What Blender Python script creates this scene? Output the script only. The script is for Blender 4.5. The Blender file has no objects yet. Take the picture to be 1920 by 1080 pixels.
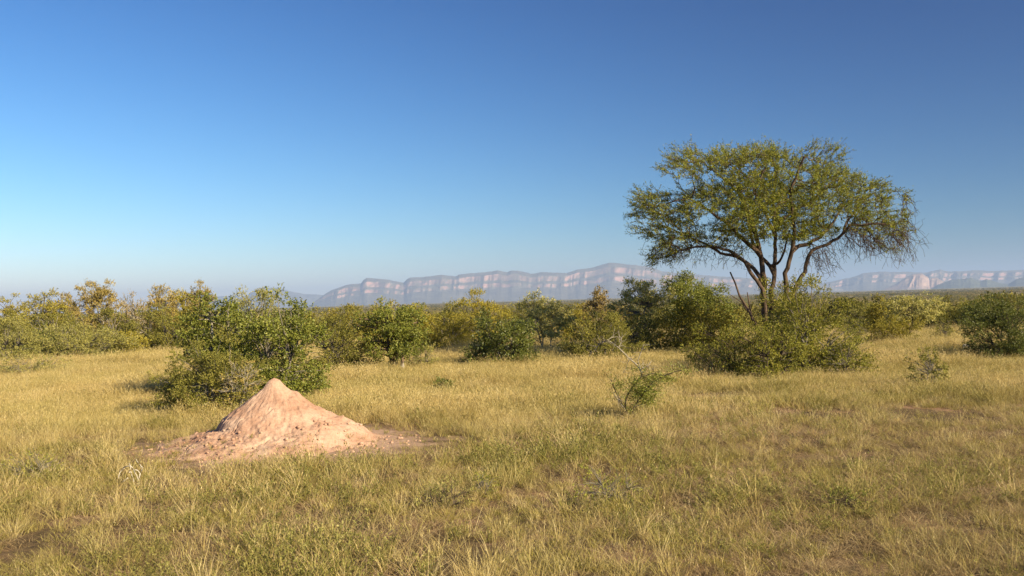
import bpy, math, random, zlib
import numpy as np
from mathutils import Vector, Matrix

rng = np.random.default_rng(11)
random.seed(11)
S = bpy.context.scene
COL = S.collection
PI = math.pi

# ------------------------------------------------------------------ camera
F_PX = 1867.0
CAM = np.array([0.0, 0.0, 2.5])
PITCH = math.atan(24 / F_PX)
ROLL = math.atan(0.029)
_f = np.array([0, math.cos(PITCH), math.sin(PITCH)])
_z = np.array([0, -math.sin(PITCH), math.cos(PITCH)])
_x = np.array([1.0, 0, 0])
_r = math.cos(ROLL) * _x - math.sin(ROLL) * _z
_u = math.sin(ROLL) * _x + math.cos(ROLL) * _z


def pdir(px, py):
    return _f + _r * ((px - 960) / F_PX) + _u * ((540 - py) / F_PX)


def at(px, py, Y):
    d = pdir(px, py)
    return CAM + d * (Y / d[1])


def yh(px):
    return 564 - 0.029 * (px - 960)


cd = bpy.data.cameras.new('camera')
cam = bpy.data.objects.new('camera', cd)
COL.objects.link(cam)
cd.sensor_width = 36
cd.lens = 36 * F_PX / 1920
cd.clip_start = 0.1
cd.clip_end = 90000
M = Matrix(((_r[0], _u[0], -_f[0], CAM[0]), (_r[1], _u[1], -_f[1], CAM[1]),
            (_r[2], _u[2], -_f[2], CAM[2]), (0, 0, 0, 1)))
cam.matrix_world = M
cd.dof.use_dof = True
cd.dof.focus_distance = 17
cd.dof.aperture_fstop = 6.0
S.camera = cam


# ------------------------------------------------------------------ noise
def _hash(ix, iy, seed):
    h = (ix.astype(np.int64) * 374761393 + iy.astype(np.int64) * 668265263 + seed * 974711) & 0x7fffffff
    h = ((h ^ (h >> 13)) * 1274126177) & 0x7fffffff
    h = h ^ (h >> 16)
    return (h & 0xffff) / 65535.0


def vnoise(x, y, seed=0):
    x = np.asarray(x, float); y = np.asarray(y, float)
    ix = np.floor(x); iy = np.floor(y)
    fx = x - ix; fy = y - iy
    fx = fx * fx * (3 - 2 * fx); fy = fy * fy * (3 - 2 * fy)
    a = _hash(ix, iy, seed); b = _hash(ix + 1, iy, seed)
    c = _hash(ix, iy + 1, seed); d = _hash(ix + 1, iy + 1, seed)
    return (a * (1 - fx) + b * fx) * (1 - fy) + (c * (1 - fx) + d * fx) * fy


def fbm(x, y, octv=4, seed=0, gain=0.5):
    x = np.asarray(x, float); y = np.asarray(y, float)
    s = 0; a = 1; t = 0
    for k in range(octv):
        s = s + a * vnoise(x * 2 ** k + 17.3 * k, y * 2 ** k + 5.1 * k, seed + k)
        t += a; a *= gain
    return s / t


def sstep(a, b, x):
    t = np.clip((np.asarray(x, float) - a) / (b - a), 0, 1)
    return t * t * (3 - 2 * t)


def H(x, y):
    x = np.asarray(x, float); y = np.asarray(y, float)
    d = np.sqrt(x * x + y * y)
    near = 0.16 * (fbm(x / 6, y / 6, 3, 3) - .5) + 0.05 * (fbm(x / 1.3, y / 1.3, 2, 9) - .5)
    near = near * sstep(400, 80, d)
    drop = -14 * (1 - np.exp(-(np.clip(d - 55, 0, None) / 260) ** 1.3))
    roll = 7 * (fbm(x / 900, y / 700, 3, 21) - .5) * sstep(300, 1500, d)
    rise = 12 * sstep(2500, 15000, d)
    return near + drop + roll + rise


# ------------------------------------------------------------------ mesh helpers
def norm(v):
    return v / np.maximum(np.linalg.norm(v, axis=-1, keepdims=True), 1e-9)


class MB:
    def __init__(s):
        s.v = []; s.q = []; s.t = []; s.n = 0

    def add(s, V, Q=None, T=None):
        if Q is not None and len(Q): s.q.append(np.asarray(Q) + s.n)
        if T is not None and len(T): s.t.append(np.asarray(T) + s.n)
        s.v.append(np.asarray(V, float)); s.n += len(V)

    def tube(s, P, R, k=5, cap=False):
        P = np.asarray(P, float); R = np.asarray(R, float)
        n = len(P)
        T = np.gradient(P, axis=0); T = norm(T)
        ref = np.array([0.31, 0.17, 0.93]) if abs(T[0][2]) < .8 else np.array([0.9, 0.3, 0.1])
        A = norm(np.cross(T, ref)); B = np.cross(T, A)
        a = np.linspace(0, 2 * PI, k, endpoint=False)
        V = (P[:, None, :] + R[:, None, None] * (np.cos(a)[None, :, None] * A[:, None, :] + np.sin(a)[None, :, None] * B[:, None, :])).reshape(-1, 3)
        i = np.arange(n - 1)[:, None] * k; j = np.arange(k)[None, :]; j2 = (j + 1) % k
        Q = np.stack([i + j, i + j2, i + k + j2, i + k + j], -1).reshape(-1, 4)
        T3 = None
        if cap:
            V = np.vstack([V, P[-1:] + T[-1:] * R[-1] * .3, P[:1]])
            e = (n - 1) * k
            T3 = [(e + a_, e + (a_ + 1) % k, n * k) for a_ in range(k)] + [((a_ + 1) % k, a_, n * k + 1) for a_ in range(k)]
        s.add(V, Q, T3)

    def leaves(s, P, D, L, W, flat=0.0, bend=0.15):
        n = len(P)
        if n == 0: return
        D = norm(D)
        r = rng.normal(size=(n, 3)); r[:, 2] += flat * 3
        side = norm(np.cross(D, norm(r)))
        nn = np.cross(side, D)
        L = np.broadcast_to(np.asarray(L, float), (n,))[:, None]; W = np.broadcast_to(np.asarray(W, float), (n,))[:, None]
        mid = P + D * L * .5 + nn * L * bend
        V = np.stack([P, mid + side * W * .5, P + D * L, mid - side * W * .5], 1).reshape(-1, 3)
        s.add(V, np.arange(n * 4).reshape(-1, 4))

    def mesh(s, name, mat=None, smooth=False):
        me = bpy.data.meshes.new(name)
        V = np.vstack(s.v)
        Q = np.vstack(s.q) if s.q else np.zeros((0, 4), int)
        T = np.vstack(s.t) if s.t else np.zeros((0, 3), int)
        me.vertices.add(len(V)); me.vertices.foreach_set('co', V.astype(np.float32).ravel())
        me.loops.add(len(Q) * 4 + len(T) * 3)
        me.loops.foreach_set('vertex_index', np.concatenate([Q.ravel(), T.ravel()]).astype(np.int32))
        me.polygons.add(len(Q) + len(T))
        st = np.concatenate([np.arange(len(Q)) * 4, len(Q) * 4 + np.arange(len(T)) * 3]).astype(np.int32)
        me.polygons.foreach_set('loop_start', st)
        if smooth: me.polygons.foreach_set('use_smooth', np.ones(len(st), bool))
        if mat: me.materials.append(mat)
        me.update(calc_edges=True)
        return me


def obj(name, me, parent=None, loc=(0, 0, 0)):
    o = bpy.data.objects.new(name, me)
    COL.objects.link(o)
    o.location = loc
    if parent: o.parent = parent
    return o


def tag(o, label, cat, group=None):
    o['label'] = label; o['category'] = cat
    if group: o['group'] = group
    return o


def grid_faces(nu, nv):
    i = np.arange(nu - 1)[:, None] * nv; j = np.arange(nv - 1)[None, :]
    return np.stack([i + j, i + nv + j, i + nv + j + 1, i + j + 1], -1).reshape(-1, 4)


# ------------------------------------------------------------------ materials
def new_mat(name):
    m = bpy.data.materials.new(name); m.use_nodes = True
    nt = m.node_tree; nt.nodes.clear()
    return m, nt, nt.nodes.new('ShaderNodeOutputMaterial')


def N(nt, t, **kw):
    n = nt.nodes.new(t)
    for k, v in kw.items():
        if k in n.inputs: n.inputs[k].default_value = v
        else: setattr(n, k, v)
    return n


def ramp(nt, stops, interp='LINEAR'):
    r = nt.nodes.new('ShaderNodeValToRGB'); r.color_ramp.interpolation = interp
    e = r.color_ramp.elements
    while len(e) < len(stops): e.new(0.5)
    for k, (p, c) in enumerate(stops):
        e[k].position = p; e[k].color = (*c, 1) if len(c) == 3 else c
    return r


def noise(nt, vec, scale, detail=3, rough=.55):
    n = nt.nodes.new('ShaderNodeTexNoise')
    n.inputs['Scale'].default_value = scale; n.inputs['Detail'].default_value = detail; n.inputs['Roughness'].default_value = rough
    if vec is not None: nt.links.new(vec, n.inputs['Vector'])
    return n


def mixc(nt, fac, a, b, mode='MIX'):
    m = nt.nodes.new('ShaderNodeMix'); m.data_type = 'RGBA'; m.blend_type = mode
    for s, v in ((m.inputs[0], fac), (m.inputs[6], a), (m.inputs[7], b)):
        if hasattr(v, 'is_output'): nt.links.new(v, s)
        elif isinstance(v, (int, float)): s.default_value = v
        else: s.default_value = (*v, 1)
    return m.outputs[2]


def leaf_mat(name, stops, transl=.3, rough=.6, spec=.25, pscale=1.3):
    """leaf colours vary from leaf to leaf (stops) and a little from bough to bough"""
    stops = [(p, (c[0] * 1.85, c[1] * 1.7, c[2] * 1.4)) for p, c in stops]
    md_ = stops[1][1]; stops = [(p, tuple(.68 * a + .32 * b for a, b in zip(c, md_))) for p, c in stops]
    m, nt, out = new_mat(name)
    g = nt.nodes.new('ShaderNodeNewGeometry')
    r = ramp(nt, stops); nt.links.new(g.outputs['Random Per Island'], r.inputs[0])
    n = noise(nt, g.outputs['Position'], pscale, 2)
    v = ramp(nt, [(.3, (.72, .72, .72)), (.7, (1.2, 1.15, 1.0))]); nt.links.new(n.outputs[0], v.inputs[0])
    c = mixc(nt, 1.0, r.outputs[0], v.outputs[0], 'MULTIPLY')
    b = N(nt, 'ShaderNodeBsdfPrincipled', Roughness=rough)
    b.inputs['Specular IOR Level'].default_value = spec
    t = nt.nodes.new('ShaderNodeBsdfTranslucent')
    c2 = mixc(nt, 1.0, c, (1.1, 1.15, .6), 'MULTIPLY')
    nt.links.new(c, b.inputs['Base Color']); nt.links.new(c2, t.inputs['Color'])
    mx = nt.nodes.new('ShaderNodeMixShader'); mx.inputs[0].default_value = transl * .75
    nt.links.new(b.outputs[0], mx.inputs[1]); nt.links.new(t.outputs[0], mx.inputs[2])
    nt.links.new(mx.outputs[0], out.inputs[0])
    return m


def bark_mat(name, c1, c2, scale=9):
    m, nt, out = new_mat(name)
    g = nt.nodes.new('ShaderNodeTexCoord')
    mp = nt.nodes.new('ShaderNodeMapping'); mp.inputs['Scale'].default_value = (1, 1, .25)
    nt.links.new(g.outputs['Object'], mp.inputs[0])
    n = noise(nt, mp.outputs[0], scale, 5, .65)
    r = ramp(nt, [(.3, c1), (.7, c2)]); nt.links.new(n.outputs[0], r.inputs[0])
    b = N(nt, 'ShaderNodeBsdfPrincipled', Roughness=.9); b.inputs['Specular IOR Level'].default_value = .1
    nt.links.new(r.outputs[0], b.inputs['Base Color'])
    bp = nt.nodes.new('ShaderNodeBump'); bp.inputs['Strength'].default_value = .7; bp.inputs['Distance'].default_value = .02
    nt.links.new(n.outputs[0], bp.inputs['Height']); nt.links.new(bp.outputs[0], b.inputs['Normal'])
    nt.links.new(b.outputs[0], out.inputs[0])
    return m


LEAF = {
    'acacia': leaf_mat('acacia_leaf', [(0, (.075, .10, .017)), (.5, (.13, .155, .026)), (.85, (.19, .195, .034)), (1, (.24, .20, .06))], .38),
    'olive': leaf_mat('olive_leaf', [(0, (.085, .095, .024)), (.6, (.145, .15, .04)), (1, (.23, .21, .07))]),
    'grey': leaf_mat('grey_green_leaf', [(0, (.13, .145, .05)), (.6, (.21, .215, .08)), (1, (.30, .28, .12))]),
    'bright': leaf_mat('bright_leaf', [(0, (.065, .09, .018)), (.6, (.12, .145, .032)), (1, (.22, .22, .065))], .3, .5, .35),
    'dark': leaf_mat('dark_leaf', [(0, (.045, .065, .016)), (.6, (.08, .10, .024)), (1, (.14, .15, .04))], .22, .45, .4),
    'yellow': leaf_mat('yellow_green_leaf', [(0, (.15, .155, .028)), (.6, (.24, .225, .045)), (1, (.33, .28, .07))], .35),
    'mustard': leaf_mat('mustard_leaf', [(0, (.10, .105, .020)), (.6, (.175, .165, .032)), (1, (.26, .22, .055))], .3),
    'tawny': leaf_mat('tawny_leaf', [(0, (.19, .155, .06)), (.5, (.26, .215, .085)), (.8, (.24, .23, .08)), (1, (.34, .29, .14))], .35),
    'brown': leaf_mat('brown_leaf', [(0, (.15, .12, .06)), (.6, (.22, .18, .09)), (1, (.28, .25, .12))], .3),
    'silver': leaf_mat('silver_leaf', [(0, (.16, .18, .065)), (.6, (.27, .275, .115)), (1, (.40, .37, .19))], .28, .5, .4),
    'thicket': leaf_mat('thicket_leaf', [(0, (.075, .09, .018)), (.55, (.135, .145, .030)), (.85, (.20, .195, .04)), (1, (.25, .21, .08))], .33),
    'herb': leaf_mat('herb_leaf', [(0, (.12, .15, .03)), (.6, (.20, .22, .045)), (1, (.33, .32, .09))], .35),
}
BARK = {
    'dark': bark_mat('dark_bark', (.035, .027, .02), (.13, .10, .075)),
    'red': bark_mat('red_brown_bark', (.05, .033, .023), (.24, .165, .115)),
    'umbrella': bark_mat('umbrella_tree_bark', (.03, .022, .016), (.17, .115, .08)),
    'pale': bark_mat('pale_bark', (.20, .17, .12), (.46, .40, .31)),
    'grey': bark_mat('grey_bark', (.10, .085, .065), (.30, .26, .20)),
    'bleached': bark_mat('bleached_wood', (.42, .36, .27), (.74, .67, .54), 25),
}


def grass_mat(name, a, b, c, patch=None, transl=.3, pamt=.5):
    m, nt, out = new_mat(name)
    g = nt.nodes.new('ShaderNodeNewGeometry'); oi = nt.nodes.new('ShaderNodeObjectInfo')
    ad = N(nt, 'ShaderNodeMath', operation='ADD'); ml = N(nt, 'ShaderNodeMath', operation='MULTIPLY'); ml.inputs[1].default_value = .45
    nt.links.new(g.outputs['Random Per Island'], ml.inputs[0])
    m2 = N(nt, 'ShaderNodeMath', operation='MULTIPLY'); m2.inputs[1].default_value = .55
    nt.links.new(oi.outputs['Random'], m2.inputs[0])
    nt.links.new(ml.outputs[0], ad.inputs[0]); nt.links.new(m2.outputs[0], ad.inputs[1])
    r = ramp(nt, [(.1, a), (.5, b), (.9, c)]); nt.links.new(ad.outputs[0], r.inputs[0])
    col = r.outputs[0]
    if patch:
        n = noise(nt, g.outputs['Position'], .35, 4, .6)
        rr = ramp(nt, [(.42, (0, 0, 0)), (.62, (pamt, pamt, pamt))]); nt.links.new(n.outputs[0], rr.inputs[0])
        col = mixc(nt, rr.outputs[0], col, patch)
    b_ = N(nt, 'ShaderNodeBsdfPrincipled', Roughness=.6); b_.inputs['Specular IOR Level'].default_value = .25
    t = nt.nodes.new('ShaderNodeBsdfTranslucent')
    nt.links.new(col, b_.inputs['Base Color']); nt.links.new(col, t.inputs['Color'])
    mx = nt.nodes.new('ShaderNodeMixShader'); mx.inputs[0].default_value = transl
    nt.links.new(b_.outputs[0], mx.inputs[1]); nt.links.new(t.outputs[0], mx.inputs[2])
    nt.links.new(mx.outputs[0], out.inputs[0])
    return m


G_DRY = grass_mat('dry_grass', (.36, .255, .08), (.57, .43, .165), (.80, .65, .33), (.37, .315, .085))
G_GREEN = grass_mat('green_grass', (.19, .16, .028), (.35, .29, .06), (.54, .45, .15), (.30, .24, .08))
G_LITTER = grass_mat('grass_litter', (.24, .155, .075), (.42, .29, .145), (.60, .45, .25), (.32, .24, .09))
G_HERB = grass_mat('field_herb', (.14, .14, .03), (.27, .255, .055), (.44, .39, .13), (.32, .27, .08))


def soil_mat():
    m, nt, out = new_mat('ground_soil')
    g = nt.nodes.new('ShaderNodeNewGeometry')
    n1 = noise(nt, g.outputs['Position'], .6, 6, .65); n2 = noise(nt, g.outputs['Position'], 9, 5, .7)
    r1 = ramp(nt, [(.3, (.085, .062, .031)), (.52, (.155, .108, .056)), (.62, (.30, .19, .11)), (.75, (.38, .24, .145))]); nt.links.new(n1.outputs[0], r1.inputs[0])  # darkest tones put the shade between grass tufts into the soil colour
    r2 = ramp(nt, [(.3, (.45, .45, .42)), (.65, (1.1, 1.05, 1))]); nt.links.new(n2.outputs[0], r2.inputs[0])
    near = mixc(nt, 1, r1.outputs[0], r2.outputs[0], 'MULTIPLY')
    # earth washed off the termite mound lies around it
    dv = nt.nodes.new('ShaderNodeVectorMath'); dv.operation = 'DISTANCE'; nt.links.new(g.outputs['Position'], dv.inputs[0]); dv.inputs[1].default_value = (MC[0] + .3, MC[1] - .2, 0)
    n4 = noise(nt, g.outputs['Position'], 1.6, 5, .65)
    sm = N(nt, 'ShaderNodeMath', operation='MULTIPLY_ADD'); sm.inputs[1].default_value = 3.0; nt.links.new(n4.outputs[0], sm.inputs[0]); nt.links.new(dv.outputs['Value'], sm.inputs[2])
    mm = N(nt, 'ShaderNodeMapRange'); mm.inputs['From Min'].default_value = 3.5; mm.inputs['From Max'].default_value = 4.6; mm.inputs['To Min'].default_value = 1; mm.inputs['To Max'].default_value = 0
    nt.links.new(sm.outputs[0], mm.inputs['Value'])
    r5 = ramp(nt, [(.3, (.33, .215, .14)), (.65, (.47, .31, .21))]); nt.links.new(n2.outputs[0], r5.inputs[0])
    near = mixc(nt, mm.outputs[0], near, r5.outputs[0])
    # bush country far out: mottled olive scrub and dry grass
    n3 = noise(nt, g.outputs['Position'], .012, 6, .7)
    r3 = ramp(nt, [(.3, (.10, .095, .032)), (.5, (.19, .155, .06)), (.68, (.34, .26, .11))]); nt.links.new(n3.outputs[0], r3.inputs[0])
    ln = nt.nodes.new('ShaderNodeVectorMath'); ln.operation = 'LENGTH'; nt.links.new(g.outputs['Position'], ln.inputs[0])
    mr = N(nt, 'ShaderNodeMapRange'); mr.inputs['From Min'].default_value = 90; mr.inputs['From Max'].default_value = 500
    nt.links.new(ln.outputs['Value'], mr.inputs['Value'])
    c = mixc(nt, mr.outputs[0], near, r3.outputs[0])
    b = N(nt, 'ShaderNodeBsdfPrincipled', Roughness=.95); b.inputs['Specular IOR Level'].default_value = .1
    nt.links.new(c, b.inputs['Base Color'])
    bp = nt.nodes.new('ShaderNodeBump'); bp.inputs['Strength'].default_value = .6; bp.inputs['Distance'].default_value = .03
    nt.links.new(n2.outputs[0], bp.inputs['Height']); nt.links.new(bp.outputs[0], b.inputs['Normal'])
    nt.links.new(b.outputs[0], out.inputs[0])
    return m


# ------------------------------------------------------------------ ground
def build_ground():
    az_in = np.linspace(math.radians(-38), math.radians(38), 260)
    az_out = np.linspace(math.radians(38), math.radians(322), 120)[1:-1]
    az = np.concatenate([az_in, az_out])
    rad = np.concatenate([np.array([.6, 2, 3.5, 5]), np.linspace(6, 45, 150), np.geomspace(46, 45000, 110)])
    A, R = np.meshgrid(az, rad, indexing='ij')
    X = R * np.sin(A); Y = R * np.cos(A)
    V = np.stack([X, Y, H(X, Y)], -1).reshape(-1, 3)
    nu, nv = A.shape
    Q = grid_faces(nu, nv)
    j = np.arange(nv - 1); last = (nu - 1) * nv
    Q2 = np.stack([last + j, j, j + 1, last + j + 1], -1)
    mb = MB(); mb.add(V, np.vstack([Q, Q2]))
    c = np.array([[0, 0, float(H(0, 0))]])
    i = np.arange(nu)
    mb.n = 0
    mb.v.append(c)
    ci = nu * nv
    mb.t.append(np.stack([np.full(nu, ci), i * nv, ((i + 1) % nu) * nv], -1))
    me = mb.mesh('ground', soil_mat(), True)
    o = obj('ground', me); o['kind'] = 'structure'
    # make normals face up
    if me.polygons[10].normal.z < 0: me.flip_normals()


MC = at(517, 832, 18.3); MC = np.array([MC[0], MC[1], 0])
build_ground()


# ------------------------------------------------------------------ mountains
def rock_mat(name, rock=(.40, .22, .185), rock2=(.47, .29, .245), veg=(.13, .115, .085)):
    m, nt, out = new_mat(name)
    g = nt.nodes.new('ShaderNodeNewGeometry')
    sx = nt.nodes.new('ShaderNodeSeparateXYZ'); nt.links.new(g.outputs['Normal'], sx.inputs[0])
    mp = nt.nodes.new('ShaderNodeMapping'); mp.inputs['Scale'].default_value = (.0006, .0006, .02)
    nt.links.new(g.outputs['Position'], mp.inputs[0])
    strata = noise(nt, mp.outputs[0], 1, 4, .6)
    r = ramp(nt, [(.35, rock), (.48, rock2), (.56, (.36, .23, .185)), (.64, rock2), (.75, rock)]); nt.links.new(strata.outputs[0], r.inputs[0])
    mp2 = nt.nodes.new('ShaderNodeMapping'); mp2.inputs['Scale'].default_value = (.006, .006, .0012)
    nt.links.new(g.outputs['Position'], mp2.inputs[0])
    st = noise(nt, mp2.outputs[0], 1, 4, .65)
    r2 = ramp(nt, [(.35, (.75, .74, .76)), (.6, (1.06, 1.04, 1.02))]); nt.links.new(st.outputs[0], r2.inputs[0])
    rk = mixc(nt, 1, r.outputs[0], r2.outputs[0], 'MULTIPLY')
    nv = noise(nt, g.outputs['Position'], .004, 5, .65)
    rv = ramp(nt, [(.3, tuple(.65 * c for c in veg)), (.7, tuple(1.5 * c for c in veg))]); nt.links.new(nv.outputs[0], rv.inputs[0])
    ad = N(nt, 'ShaderNodeMath', operation='MULTIPLY_ADD'); nt.links.new(nv.outputs[0], ad.inputs[0]); ad.inputs[1].default_value = .5
    nt.links.new(sx.outputs[2], ad.inputs[2])
    fr = ramp(nt, [(.62, (0, 0, 0)), (1.0, (1, 1, 1))]); nt.links.new(ad.outputs[0], fr.inputs[0])
    c = mixc(nt, fr.outputs[0], rk, rv.outputs[0])
    b = N(nt, 'ShaderNodeBsdfPrincipled', Roughness=.95); b.inputs['Specular IOR Level'].default_value = .05
    nt.links.new(c, b.inputs['Base Color']); nt.links.new(b.outputs[0], out.inputs[0])
    return m


PROF_CLIFF = [(0, -3300), (.12, -2500), (.28, -1700), (.42, -1050), (.46, -930), (.60, -840), (.64, -640), (.68, -560), (.88, -450), (.93, -250), (1, 0)]
PROF_HILL = [(0, -2400), (.3, -1500), (.6, -800), (.8, -420), (.92, -200), (1, 0)]


def mountain(name, sky, D, mat, prof, amp, seed, step=1.0, rough=.9, base=-25, back=2500):
    sky = np.array(sky, float)
    px = np.arange(sky[0, 0], sky[-1, 0], step)
    py = np.interp(px, sky[:, 0], sky[:, 1]) + rough * (fbm(px / 11, px * 0, 4, seed, .6) - .5) * 2
    pr = np.array(prof)
    ts = np.unique(np.concatenate([np.linspace(0, 1, 46), pr[:, 0]]))
    py = py + 1.1 * (np.floor(fbm(px / 26, px * 0 + 4, 2, seed + 20) * 6) / 6 - .5) * (py < np.max(py) - 12)
    crest = np.array([at(a, b, D) for a, b in zip(px, py)])
    zc = np.maximum(crest[:, 2], base + 3)
    xr = crest[:, 0] / D
    hh = (zc - base)
    hn = hh / hh.max()
    U = px[:, None]; T = ts[None, :]
    wob = (fbm(U / 40, T * 3, 3, seed + 5) - .5) * .10
    Tw = np.clip(T + wob * np.sin(T * PI), 0, 1)
    dep = np.interp(Tw, pr[:, 0], pr[:, 1]) * (.35 + .65 * hn[:, None])
    def rid(u, s): return 1 - np.abs(2 * fbm(u, u * 0 + 3.3, 2, s) - 1)
    lean = (1 - T) * 10
    U = U + 46 * (fbm(U / 55, U * 0 + 1.3, 3, seed + 15) - .5)
    b = 1.0 * rid((U + lean) / 42, seed + 1) + .38 * rid((U + 1.6 * lean) / 19, seed + 2) + .13 * rid((U + .5 * lean) / 8, seed + 3) + .12 * fbm(U / 5, T * 9, 3, seed + 4)
    w = np.interp(T, [0, .2, .45, .85, .95, 1], [.5, 1.0, 1.0, .75, .25, 0])
    big = .35 + 1.3 * fbm(U / 130, U * 0 + 7.7, 2, seed + 12)
    Yv = D + dep - amp * big * (b - 1.0) * w * (.35 + .65 * hn[:, None])
    Z = base + hh[:, None] * T
    Z = Z + hh[:, None] * .03 * (fbm(U / 9, T * 6, 3, seed + 8) - .5) * np.sin(T * PI)
    Xv = xr[:, None] * Yv
    V = np.stack([Xv, Yv, Z], -1)
    bk = np.stack([xr * (D + back), np.full(len(px), D + back), np.full(len(px), float(base))], -1)[:, None, :]
    bk0 = np.stack([xr * (D + back * .3), np.full(len(px), D + back * .3), base + hh * .9], -1)[:, None, :]
    V = np.concatenate([V, bk0, bk], 1)
    mb = MB(); mb.add(V.reshape(-1, 3), grid_faces(V.shape[0], V.shape[1])[:, ::-1])
    me = mb.mesh(name, mat, False)
    o = obj(name, me); o['kind'] = 'structure'
    return o


RM = rock_mat('escarpment_rock')
SKY_MAIN = [(575, 578), (602, 556), (620, 545), (643, 537), (654, 534), (677, 531), (683, 524), (687, 521), (709, 522), (733, 525), (757, 530), (763, 524), (769, 521), (790, 520),
            (815, 517), (829, 515), (854, 518), (860, 515), (868, 514), (896, 512), (921, 509), (932, 507), (944, 509), (951, 510.5), (958, 508), (971, 508), (995, 513), (1003, 512), (1017, 510),
            (1063, 513), (1072, 509), (1084, 505), (1116, 501), (1130, 496), (1141, 493), (1162, 494), (1190, 497), (1215, 500), (1240, 508), (1275, 513), (1320, 516),
            (1380, 520), (1450, 526), (1520, 531), (1570, 540), (1600, 548)]
SKY_RIGHT = [(1480, 551), (1540, 531), (1590, 522), (1605, 518), (1618, 512), (1640, 510), (1697, 509.5), (1732, 511), (1750, 508), (1762, 506), (1784, 509.5), (1824, 507), (1841, 507),
             (1859, 508), (1920, 506), (2000, 505), (2080, 510), (2150, 515)]
SKY_SPUR = [(1655, 544), (1680, 532), (1697, 521), (1712, 514), (1728, 513), (1740, 519), (1743, 526), (1746, 521), (1756, 520), (1768, 527), (1790, 541)]
SKY_HILL = [(1745, 542), (1758, 534), (1782, 525), (1802, 524), (1819, 520), (1837, 527), (1850, 523), (1872, 530), (1890, 533), (1905, 524), (1930, 517), (1975, 520), (2010, 535)]
SKY_FAR = [(330, 588), (380, 558), (420, 555), (460, 556), (482, 541), (520, 540), (540, 545), (570, 551), (600, 553), (640, 560), (700, 572)]
mountain('mountains', SKY_MAIN, 23000, RM, PROF_CLIFF, 420, 31)
mountain('mountains', SKY_RIGHT, 25000, RM, PROF_CLIFF, 700, 47)
mountain('foothills', SKY_SPUR, 20000, rock_mat('sunlit_cliff_rock', rock=(.46, .30, .22), rock2=(.54, .38, .29), veg=(.30, .20, .14)), [(0, -800), (.2, -560), (.25, -500), (.9, -160), (1, 0)], 260, 53, .8, base=-15, back=900)  # spur's sunlit look is put into its lighter rock and slope colours
mountain('foothills', SKY_HILL, 17500, rock_mat('hill_rock', veg=(.09, .095, .06)), PROF_HILL, 300, 61, .8, base=-10, back=1200)
mountain('mountains', SKY_FAR, 31000, RM, PROF_HILL, 500, 71)


# ------------------------------------------------------------------ branch paths
def limb(a, b, r0, r1, n=6, sag=0.12, wig=.05):
    a = np.asarray(a, float); b = np.asarray(b, float)
    t = np.linspace(0, 1, n)[:, None]
    L = np.linalg.norm(b - a)
    P = a + (b - a) * t
    P = P + np.array([0, 0, 1.0]) * (L * sag) * np.sin(t * PI)
    w = np.cumsum(rng.normal(size=(n, 3)), 0) * wig * L / n ** .5
    w = (w - t * w[-1]) * np.sin(t * PI) ** .5
    P = P + w
    R = r0 + (r1 - r0) * t[:, 0] ** .8
    return P, R


# kind: leaf length/width, leaf set density, clump radius / bush size, flatness of a clump, crown bottom, sparse twigs, trunk count
KIND = {
    'thorn': dict(L=.046, W=.018, dens=1.75, cr=.15, flat=.65, bot=.04, tw=90, stems=7, out=1.0),
    'broad': dict(L=.062, W=.036, dens=2.6, cr=.17, flat=.75, bot=.05, tw=35, stems=5, out=.5),
    'round': dict(L=.065, W=.038, dens=3.0, cr=.20, flat=.8, bot=.10, tw=15, stems=4, out=.4),
    'tier': dict(L=.085, W=.032, dens=1.6, cr=.15, flat=.32, bot=.18, tw=25, stems=3, out=.9),
    'airy': dict(L=.060, W=.024, dens=.85, cr=.13, flat=.55, bot=.20, tw=110, stems=4, out=1.1),
    'bare': dict(L=.050, W=.020, dens=.30, cr=.15, flat=.6, bot=.15, tw=260, stems=6, out=1.1),
    'weedy': dict(L=.058, W=.024, dens=.8, cr=.14, flat=.85, bot=.02, tw=130, stems=9, out=1.2),
}
ALL = []


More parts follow.
